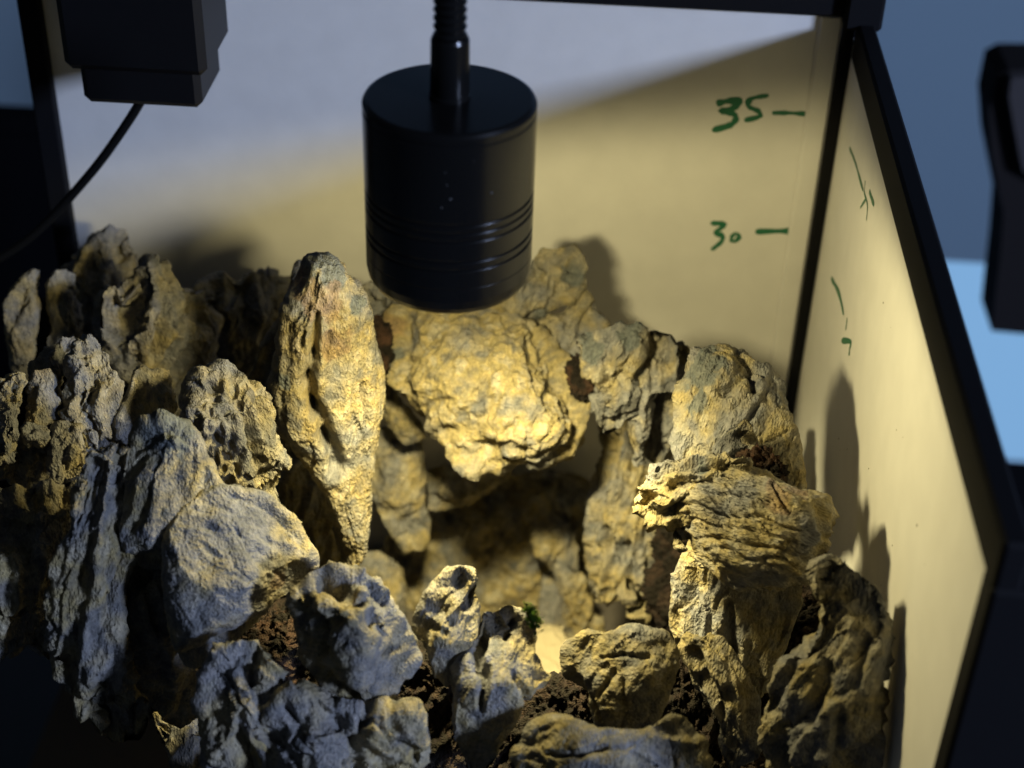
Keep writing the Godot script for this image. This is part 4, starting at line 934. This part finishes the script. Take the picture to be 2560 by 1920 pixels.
	rock("rock", "long ridged slab hanging down on the left beside the purplish rock", "rocks glued into a ring around the hollow", "", Vector3(-22.03, 25.09, 24.27), 9.7, 25.2, [Vector2(-0.32, 8.49), Vector2(0.09, 8.85), Vector2(0.67, 8.90), Vector2(1.00, 8.71), Vector2(0.89, 7.91), Vector2(0.75, 7.10), Vector2(0.67, 6.29), Vector2(0.86, 5.59), Vector2(0.45, 4.79), Vector2(0.30, 3.83), Vector2(0.32, 2.71), Vector2(0.58, 1.85), Vector2(0.94, 1.34), Vector2(1.02, 0.98), Vector2(0.93, 0.41), Vector2(0.67, 0.00), Vector2(0.00, -0.00), Vector2(-0.42, 0.24), Vector2(-0.49, 0.64), Vector2(-1.07, 0.89), Vector2(-1.22, 1.53), Vector2(-1.44, 2.25), Vector2(-1.70, 3.24), Vector2(-1.62, 4.34), Vector2(-1.35, 5.56), Vector2(-0.91, 6.36), Vector2(-0.66, 7.16), Vector2(-0.49, 7.83)], "flute", {"front": 0.59, "back": 0.79, "grain": 75, "tone": -0.3, "tan": 0.15, "seed": 827, "grooves": [[-0.42, 0.64, 0.7, 0.57, 0.19, 0.25], [-0.15, 1.75, -0.34, 0.92, 0.28, 0.3]]})
	rock("rock", "blocky rock at the left edge under the jagged rock", "rocks glued into a ring around the hollow", "", Vector3(-24.38, 25.85, 22.08), 32.5, 32.6, [Vector2(-0.54, 5.75), Vector2(0.61, 5.44), Vector2(2.10, 5.24), Vector2(2.06, 4.55), Vector2(1.54, 3.68), Vector2(1.07, 2.95), Vector2(0.48, 1.82), Vector2(0.13, 0.76), Vector2(0.00, -0.00), Vector2(-0.65, 0.70), Vector2(-1.54, 0.43), Vector2(-2.07, 0.49), Vector2(-1.74, 3.25)], "karst", {"front": 1.07, "back": 1.07, "grain": 75, "seed": 62, "grooves": [[-0.16, 4.63, -0.0, 3.14, 0.15, 0.2], [1.07, 4.55, 0.65, 3.51, 0.29, 0.3]]})
	rock("rock", "grey rock with a lit knobbly yellow edge at the bottom", "rocks glued into a ring around the hollow", "", Vector3(-16.22, 25.51, 26.12), 15.8, 27.8, [Vector2(-2.48, 3.69), Vector2(-2.16, 4.17), Vector2(-1.62, 4.52), Vector2(-1.23, 4.67), Vector2(-0.62, 4.46), Vector2(-0.23, 3.92), Vector2(-0.36, 3.14), Vector2(-0.67, 2.52), Vector2(-0.24, 1.65), Vector2(-0.00, -0.00), Vector2(-2.17, 0.06), Vector2(-2.57, 1.45), Vector2(-2.63, 2.66)], "karst", {"front": 0.89, "back": 0.89, "grain": -60, "seed": 463, "grooves": [[-1.81, 3.86, -1.3, 1.27, 0.21, 0.4], [-1.18, 3.91, -0.87, 3.08, 0.21, 0.3], [-0.75, 4.38, -1.06, 3.76, 0.13, 0.25]]})
	rock("rock", "bluish faceted rock cut by dark cracks at the bottom edge under the rounded boulder", "rocks glued into a ring around the hollow", "", Vector3(-16.04, 25.31, 27.24), 10.8, 28.8, [Vector2(-1.16, 2.97), Vector2(-0.56, 3.77), Vector2(0.20, 4.04), Vector2(1.06, 3.62), Vector2(1.93, 3.42), Vector2(2.68, 3.24), Vector2(3.39, 3.45), Vector2(3.55, 2.63), Vector2(3.49, 1.31), Vector2(2.93, 0.03), Vector2(0.01, 0.00), Vector2(-0.93, 1.39)], "facet", {"front": 1.4, "back": 1.4, "grain": -40, "seed": 968, "grooves": [[1.93, 3.4, 1.53, 0.14, 0.16, 0.5], [0.81, 3.61, 2.62, 1.77, 0.12, 0.35], [-0.2, 3.55, 0.92, 0.72, 0.13, 0.3], [2.67, 2.95, 3.26, 1.86, 0.12, 0.25]]})
	rock("rock", "dark rock in shade at the bottom left below the purplish rock", "rocks glued into a ring around the hollow", "", Vector3(-20.71, 20.18, 23.08), 18.7, 43.3, [Vector2(-0.56, 3.58), Vector2(0.72, 3.36), Vector2(1.25, 1.81), Vector2(1.45, 0.02), Vector2(-0.00, 0.00), Vector2(-0.21, 1.77)], "karst", {"front": 0.65, "back": 0.58, "tone": -0.3, "seed": 560})
	rock("rock", "dim hanging rock inside the hollow behind the pale spike", "dim rocks lining the inside of the hollow", "", Vector3(-15.25, 17.56, 6.38), 7.8, 23.5, [Vector2(-1.95, 5.07), Vector2(-0.97, 5.48), Vector2(0.07, 4.89), Vector2(0.27, 3.30), Vector2(0.32, 1.98), Vector2(0.43, 0.51), Vector2(-0.00, 0.00), Vector2(-0.71, 0.24), Vector2(-1.33, 1.07), Vector2(-1.81, 1.67), Vector2(-2.03, 2.76)], "bumpy", {"front": 0.8, "back": 0.91, "tan": 0.25, "seed": 54})
	rock("rock", "small rock tucked up under the lip of the bright boulder", "dim rocks lining the inside of the hollow", "", Vector3(-14.28, 19.02, 5.48), 4.9, 23.3, [Vector2(-0.83, 1.75), Vector2(0.05, 2.05), Vector2(0.90, 1.76), Vector2(2.73, 1.71), Vector2(2.32, 1.20), Vector2(1.62, 0.75), Vector2(0.92, 0.23), Vector2(0.00, -0.00), Vector2(-0.71, 0.06)], "bumpy", {"front": 0.8, "back": 0.71, "tan": 0.25, "seed": 894})
	rock("rock", "broad shadowed rock closing the back of the hollow", "dim rocks lining the inside of the hollow", "", Vector3(-10.16, 10.23, 3.45), 3.9, 16.3, [Vector2(-6.63, 5.62), Vector2(-4.60, 6.81), Vector2(-2.35, 7.68), Vector2(0.27, 8.22), Vector2(2.02, 7.62), Vector2(2.45, 1.18), Vector2(0.00, 0.00), Vector2(-2.96, 0.11), Vector2(-6.08, 0.65), Vector2(-7.94, 1.81)], "bumpy", {"front": 1.5, "back": 0.75, "tan": 0.25, "seed": 266})
	rock("rock", "lit dripping column of rock at the right of the hollow", "dim rocks lining the inside of the hollow", "", Vector3(-8.11, 12.88, 6.32), -0.1, 20.8, [Vector2(-2.56, 5.04), Vector2(-2.01, 5.62), Vector2(-1.23, 5.97), Vector2(-0.62, 5.64), Vector2(-0.64, 4.72), Vector2(-0.70, 3.71), Vector2(-0.37, 3.04), Vector2(-0.10, 2.20), Vector2(0.52, 1.15), Vector2(0.78, 0.46), Vector2(0.00, 0.00), Vector2(-0.96, 0.09), Vector2(-1.28, 1.17), Vector2(-1.54, 2.49), Vector2(-1.74, 3.48), Vector2(-2.20, 3.91), Vector2(-2.60, 4.58)], "karst", {"front": 0.75, "back": 0.75, "grain": 80, "tan": 0.3, "seed": 183})
	rock("rock", "greenish pale slab standing at the foot of the dripping column", "dim rocks lining the inside of the hollow", "", Vector3(-9.97, 11.65, 5.11), 0.5, 16.9, [Vector2(-0.31, 3.21), Vector2(0.27, 3.57), Vector2(0.68, 2.86), Vector2(0.83, 1.39), Vector2(0.91, 0.06), Vector2(0.00, -0.01), Vector2(-0.28, 1.15)], "smooth", {"front": 0.39, "back": 0.45, "tan": -0.1, "seed": 958})
	rock("rock", "dim rock below the tip of the pale spike", "dim rocks lining the inside of the hollow", "", Vector3(-17.21, 13.91, 7.33), 8.9, 25.5, [Vector2(-0.62, 3.32), Vector2(0.46, 3.51), Vector2(1.30, 2.80), Vector2(1.45, 1.67), Vector2(1.46, 0.24), Vector2(0.00, 0.00), Vector2(-0.98, 0.95)], "bumpy", {"front": 0.93, "back": 0.93, "tan": 0.2, "seed": 163})
	rock("rock", "olive lit rock face hidden behind the left side of the pale spike", "dim rocks lining the inside of the hollow", "", Vector3(-18.14, 18.96, 10.97), 11.9, 19.8, [Vector2(-1.75, 6.82), Vector2(-0.96, 6.10), Vector2(-0.07, 4.89), Vector2(0.56, 3.12), Vector2(1.14, 1.68), Vector2(0.94, 0.28), Vector2(0.00, -0.00), Vector2(-0.91, 1.27), Vector2(-1.53, 2.93), Vector2(-1.94, 4.67)], "flute", {"front": 0.61, "back": 0.81, "grain": 75, "tan": 0.2, "seed": 7})
	rock("rock", "dark rock behind the pale spike under the left edge of the bright boulder", "dim rocks lining the inside of the hollow", "", Vector3(-15.79, 22.91, 6.17), 8.1, 21.3, [Vector2(-1.39, 4.46), Vector2(-0.74, 3.91), Vector2(-0.50, 2.53), Vector2(0.29, 1.47), Vector2(0.81, 0.19), Vector2(-0.00, 0.00), Vector2(-0.93, 1.15), Vector2(-1.43, 2.55)], "bumpy", {"front": 0.35, "back": 0.46, "tone": -0.4, "seed": 526})
	rock("soil", "dark brown soil packed between the rounded boulder and the mossy rock", "STUFF", "", Vector3(-12.03, 23.09, 23.66), 6.6, 37.9, [Vector2(-1.78, 3.88), Vector2(-0.81, 4.42), Vector2(0.31, 3.99), Vector2(0.29, 2.19), Vector2(0.00, -0.00), Vector2(-1.93, 0.03), Vector2(-2.06, 2.23)], "soil", {"front": 0.68, "back": 0.68, "seed": 342})
	rock("soil", "crumbly brown soil beside the foot of the mushroom shaped rock", "STUFF", "", Vector3(-10.30, 23.19, 22.50), -0.2, 38.0, [Vector2(0.28, 2.26), Vector2(0.81, 2.79), Vector2(1.51, 2.91), Vector2(2.43, 1.85), Vector2(2.92, 0.77), Vector2(1.83, 0.13), Vector2(0.00, -0.00), Vector2(-0.35, 1.09)], "soil", {"front": 0.73, "back": 0.73, "seed": 389})
	rock("soil", "dark soil in the gap right of the mushroom shaped rock", "STUFF", "", Vector3(-5.96, 21.89, 22.08), -6.1, 37.5, [Vector2(-1.05, 3.74), Vector2(-0.28, 4.58), Vector2(0.61, 4.41), Vector2(1.70, 2.56), Vector2(2.53, 0.39), Vector2(-0.00, 0.00), Vector2(-1.10, 1.85)], "soil", {"front": 0.82, "back": 0.82, "seed": 680})
	rock("soil", "dark soil with pinkish crumbs under the large sloping boulder", "STUFF", "", Vector3(-17.47, 23.92, 21.97), 14.5, 36.1, [Vector2(-1.78, 2.20), Vector2(-0.58, 3.20), Vector2(0.60, 3.78), Vector2(1.10, 3.02), Vector2(0.93, 1.03), Vector2(-0.00, 0.00), Vector2(-1.37, 0.45), Vector2(-2.27, 1.40)], "soil", {"front": 0.8, "back": 0.8, "rust": 0.5, "seed": 193})
	rock("soil", "dark fibrous soil filling the crack right of the striated block", "STUFF", "", Vector3(-1.88, 22.94, 17.11), -11.2, 33.7, [Vector2(-0.55, 3.18), Vector2(0.24, 3.95), Vector2(1.05, 3.65), Vector2(1.34, 1.99), Vector2(0.64, 0.76), Vector2(0.00, 0.00), Vector2(-0.71, 1.42)], "soil", {"front": 0.55, "back": 0.55, "seed": 568})
	rock("soil", "rust coloured soil squeezed between the pale spike and the bright boulder", "STUFF", "", Vector3(-16.47, 26.90, 7.36), 8.5, 27.0, [Vector2(-0.46, 2.08), Vector2(-0.03, 2.25), Vector2(0.47, 1.89), Vector2(0.44, 0.69), Vector2(-0.00, 0.00), Vector2(-0.42, 0.53)], "soil", {"front": 0.26, "back": 0.26, "rust": 1.0, "seed": 525})
	rock("soil", "rust coloured soil left of the gnarled dripping rock", "STUFF", "", Vector3(-8.93, 26.40, 7.63), -0.1, 27.9, [Vector2(-0.88, 1.33), Vector2(-0.31, 1.79), Vector2(0.38, 1.58), Vector2(0.45, 0.55), Vector2(0.00, 0.00), Vector2(-0.65, 0.31)], "soil", {"front": 0.36, "back": 0.36, "rust": 1.0, "seed": 290})
	rock("soil", "reddish crumbly soil on top of the striated block", "STUFF", "", Vector3(-3.09, 30.51, 17.14), -8.5, 29.9, [Vector2(-1.24, 0.74), Vector2(-0.59, 1.13), Vector2(0.00, 0.93), Vector2(0.44, 0.36), Vector2(-0.00, -0.00), Vector2(-0.89, 0.29)], "soil", {"front": 0.27, "back": 0.27, "rust": 0.8, "seed": 275})
	rock("soil", "big mass of dark soil added as backing behind the rocks at the front left", "STUFF", "", Vector3(-19.02, 17.07, 20.73), 15.6, 36.1, [Vector2(-6.05, 10.12), Vector2(-3.00, 10.55), Vector2(-0.11, 8.65), Vector2(2.87, 7.03), Vector2(5.93, 5.70), Vector2(6.75, 4.15), Vector2(6.38, 0.35), Vector2(-0.01, -0.00), Vector2(-2.20, 2.81), Vector2(-3.78, 5.51), Vector2(-5.57, 7.28)], "soil", {"front": 2.12, "back": 2.12, "seed": 646})  # backing soil added to stop lamp light leaking between the front rocks
	rock("soil", "mass of dark soil added as backing behind the rocks at the front right", "STUFF", "", Vector3(-7.44, 16.66, 19.35), -8.2, 37.2, [Vector2(2.05, 6.76), Vector2(3.85, 6.42), Vector2(5.91, 8.51), Vector2(7.58, 7.69), Vector2(8.84, 1.96), Vector2(-0.00, 0.00), Vector2(-1.95, 2.21), Vector2(0.97, 4.33)], "soil", {"front": 1.65, "back": 1.65, "seed": 256})  # soil backing added against lamp light leaks on the right side
	rock("soil", "dark soil under the jagged rock at the left edge", "STUFF", "", Vector3(-19.56, 22.63, 12.92), 20.0, 30.5, [Vector2(-9.58, 6.43), Vector2(-6.77, 6.83), Vector2(-4.43, 5.69), Vector2(-2.36, 4.40), Vector2(-0.34, 2.42), Vector2(0.00, 0.00), Vector2(-3.25, 0.21), Vector2(-6.22, 1.86), Vector2(-10.26, 1.72)], "soil", {"front": 1.4, "back": 1.4, "seed": 542})
	rock("soil", "dark soil behind the rocks along the left of the ring", "STUFF", "", Vector3(-23.24, 20.96, 4.14), 18.1, 27.2, [Vector2(-8.06, 5.69), Vector2(-4.72, 6.81), Vector2(-0.53, 5.23), Vector2(2.77, 4.48), Vector2(2.73, 0.62), Vector2(-0.00, -0.00), Vector2(-5.36, 1.64), Vector2(-8.09, 2.73)], "soil", {"front": 1.5, "back": 1.5, "seed": 612})
	rock("soil", "dark soil behind the striated block on the right of the ring", "STUFF", "", Vector3(-2.35, 16.70, 12.36), -7.4, 32.7, [Vector2(-3.82, 6.18), Vector2(-2.03, 8.57), Vector2(-0.04, 10.61), Vector2(0.99, 8.12), Vector2(1.35, 2.89), Vector2(0.00, 0.00), Vector2(-2.25, 1.06), Vector2(-3.92, 2.95)], "soil", {"front": 1.49, "back": 1.49, "seed": 615})
	rock("soil", "dark soil between the mossy rock and the low wide rock at the bottom edge", "STUFF", "", Vector3(-11.91, 21.78, 23.25), 2.8, 38.9, [Vector2(-0.10, 2.80), Vector2(0.72, 3.67), Vector2(1.74, 3.14), Vector2(2.21, 1.75), Vector2(1.98, 0.06), Vector2(-0.00, -0.00)], "soil", {"front": 0.65, "back": 0.65, "seed": 733})
	rock("rock", "unseen rock added for shade under the bluish faceted rock, leftmost of three", "unseen rocks added below the front to shade the lower left", "", Vector3(-14.60, 6.91, 29.17), 15.5, 21.2, [Vector2(-3.77, 17.44), Vector2(-1.85, 17.30), Vector2(0.07, 16.85), Vector2(1.40, 15.71), Vector2(1.31, 10.21), Vector2(0.00, -0.00), Vector2(-4.44, 1.01), Vector2(-5.06, 9.73), Vector2(-4.66, 15.27)], "karst", {"front": 1.23, "back": 2.46, "grain": 75, "res": 0.14, "seed": 109})  # three unseen rocks added to keep window light off the lower left
	rock("rock", "unseen rock added for shade under the mossy rock, middle of three", "unseen rocks added below the front to shade the lower left", "", Vector3(-10.03, 6.99, 28.83), 5.8, 21.6, [Vector2(-4.28, 16.15), Vector2(-2.73, 16.75), Vector2(-0.46, 16.42), Vector2(0.41, 15.17), Vector2(0.64, 8.67), Vector2(0.00, -0.00), Vector2(-4.27, 0.10), Vector2(-4.64, 8.75)], "karst", {"front": 1.01, "back": 2.02, "grain": 75, "res": 0.14, "seed": 288})
	rock("rock", "unseen rock added for shade under the low wide rock, rightmost of three", "unseen rocks added below the front to shade the lower left", "", Vector3(-9.41, 8.23, 29.41), -3.0, 21.6, [Vector2(-1.47, 14.85), Vector2(-0.01, 15.95), Vector2(2.07, 16.06), Vector2(3.92, 15.37), Vector2(4.94, 7.59), Vector2(4.42, 0.72), Vector2(-0.00, 0.01), Vector2(-1.17, 8.36)], "karst", {"front": 1.18, "back": 2.35, "grain": 75, "res": 0.14, "seed": 468})
	rock("rock", "dim rock added to block lamp light between the sloping boulder and the pale spike", "dim rocks lining the inside of the hollow", "", Vector3(-20.76, 13.87, 9.28), 14.7, 20.5, [Vector2(-2.97, 8.25), Vector2(0.64, 8.28), Vector2(3.01, 5.30), Vector2(2.57, 1.53), Vector2(0.00, 0.00), Vector2(-3.24, 1.21), Vector2(-4.18, 4.90)], "bumpy", {"front": 2.31, "back": 2.64, "tan": 0.2, "res": 0.12, "seed": 876})  # added to stop lamp light reaching the bed at the back left
	rock("rock", "rock added under the pitted cone to block lamp light, hidden behind the sloping boulder", "rocks added low at the left to block lamp light", "", Vector3(-21.53, 21.03, 16.62), 15.6, 20.6, [Vector2(-0.81, 4.52), Vector2(0.34, 5.21), Vector2(2.38, 5.47), Vector2(3.72, 4.65), Vector2(3.89, 2.77), Vector2(2.58, 0.35), Vector2(0.00, -0.00), Vector2(-1.22, 1.88)], "karst", {"front": 2.05, "back": 2.05, "grain": 75, "res": 0.12, "seed": 29})  # hidden blocker, added where lamp light slipped under the cone
	rock("rock", "lower rock added to block lamp light between the jagged rock and the ridged slab", "rocks added low at the left to block lamp light", "", Vector3(-26.71, 21.04, 16.67), 23.0, 20.0, [Vector2(-1.77, 5.83), Vector2(0.91, 5.63), Vector2(2.93, 4.72), Vector2(3.79, 3.00), Vector2(2.94, 0.56), Vector2(0.00, -0.00), Vector2(-2.61, 0.95)], "karst", {"front": 1.86, "back": 2.39, "grain": 75, "res": 0.12, "seed": 597})  # added to close the ring against lamp light from the hollow


func moss() -> void:
	var rng := RandomNumberGenerator.new()
	rng.seed = 5
	var st := SurfaceTool.new()
	st.begin(Mesh.PRIMITIVE_TRIANGLES)
	for k in 280:
		var t := rng.randf()
		var p := Vector3(-10.21, 31.03, 23.90).lerp(Vector3(-9.89, 30.49, 23.90), t) + Vector3(rng.randfn(0, 0.07), rng.randfn(0, 0.07), rng.randfn(0, 0.14))
		var dir := Vector3(rng.randfn(0.4, 0.6), rng.randf_range(0.3, 1.0), rng.randfn(0.1, 0.6)).normalized()
		var side := dir.cross(Vector3(rng.randfn(), rng.randfn(), rng.randfn())).normalized() * rng.randf_range(0.025, 0.05)
		var tip := p + dir * rng.randf_range(0.06, 0.15)
		var base := p - dir * 0.05
		var half := (base + tip) * 0.5 + dir.cross(side).normalized() * 0.015
		var nn := side.cross(dir).normalized()
		for v in [base, half + side, half - side, tip, half - side, half + side]:
			st.set_normal(nn)
			st.add_vertex(v * CM)
	var m := flat(Color(0.22, 0.40, 0.06), 0.7)
	m.cull_mode = BaseMaterial3D.CULL_DISABLED
	m.backlight_enabled = true
	m.backlight = Color(0.3, 0.4, 0.1)
	var o := part("moss", st.commit(), m)
	tag(o, "little tuft of bright green moss on the shoulder of the blunt peaked front rock", "moss")
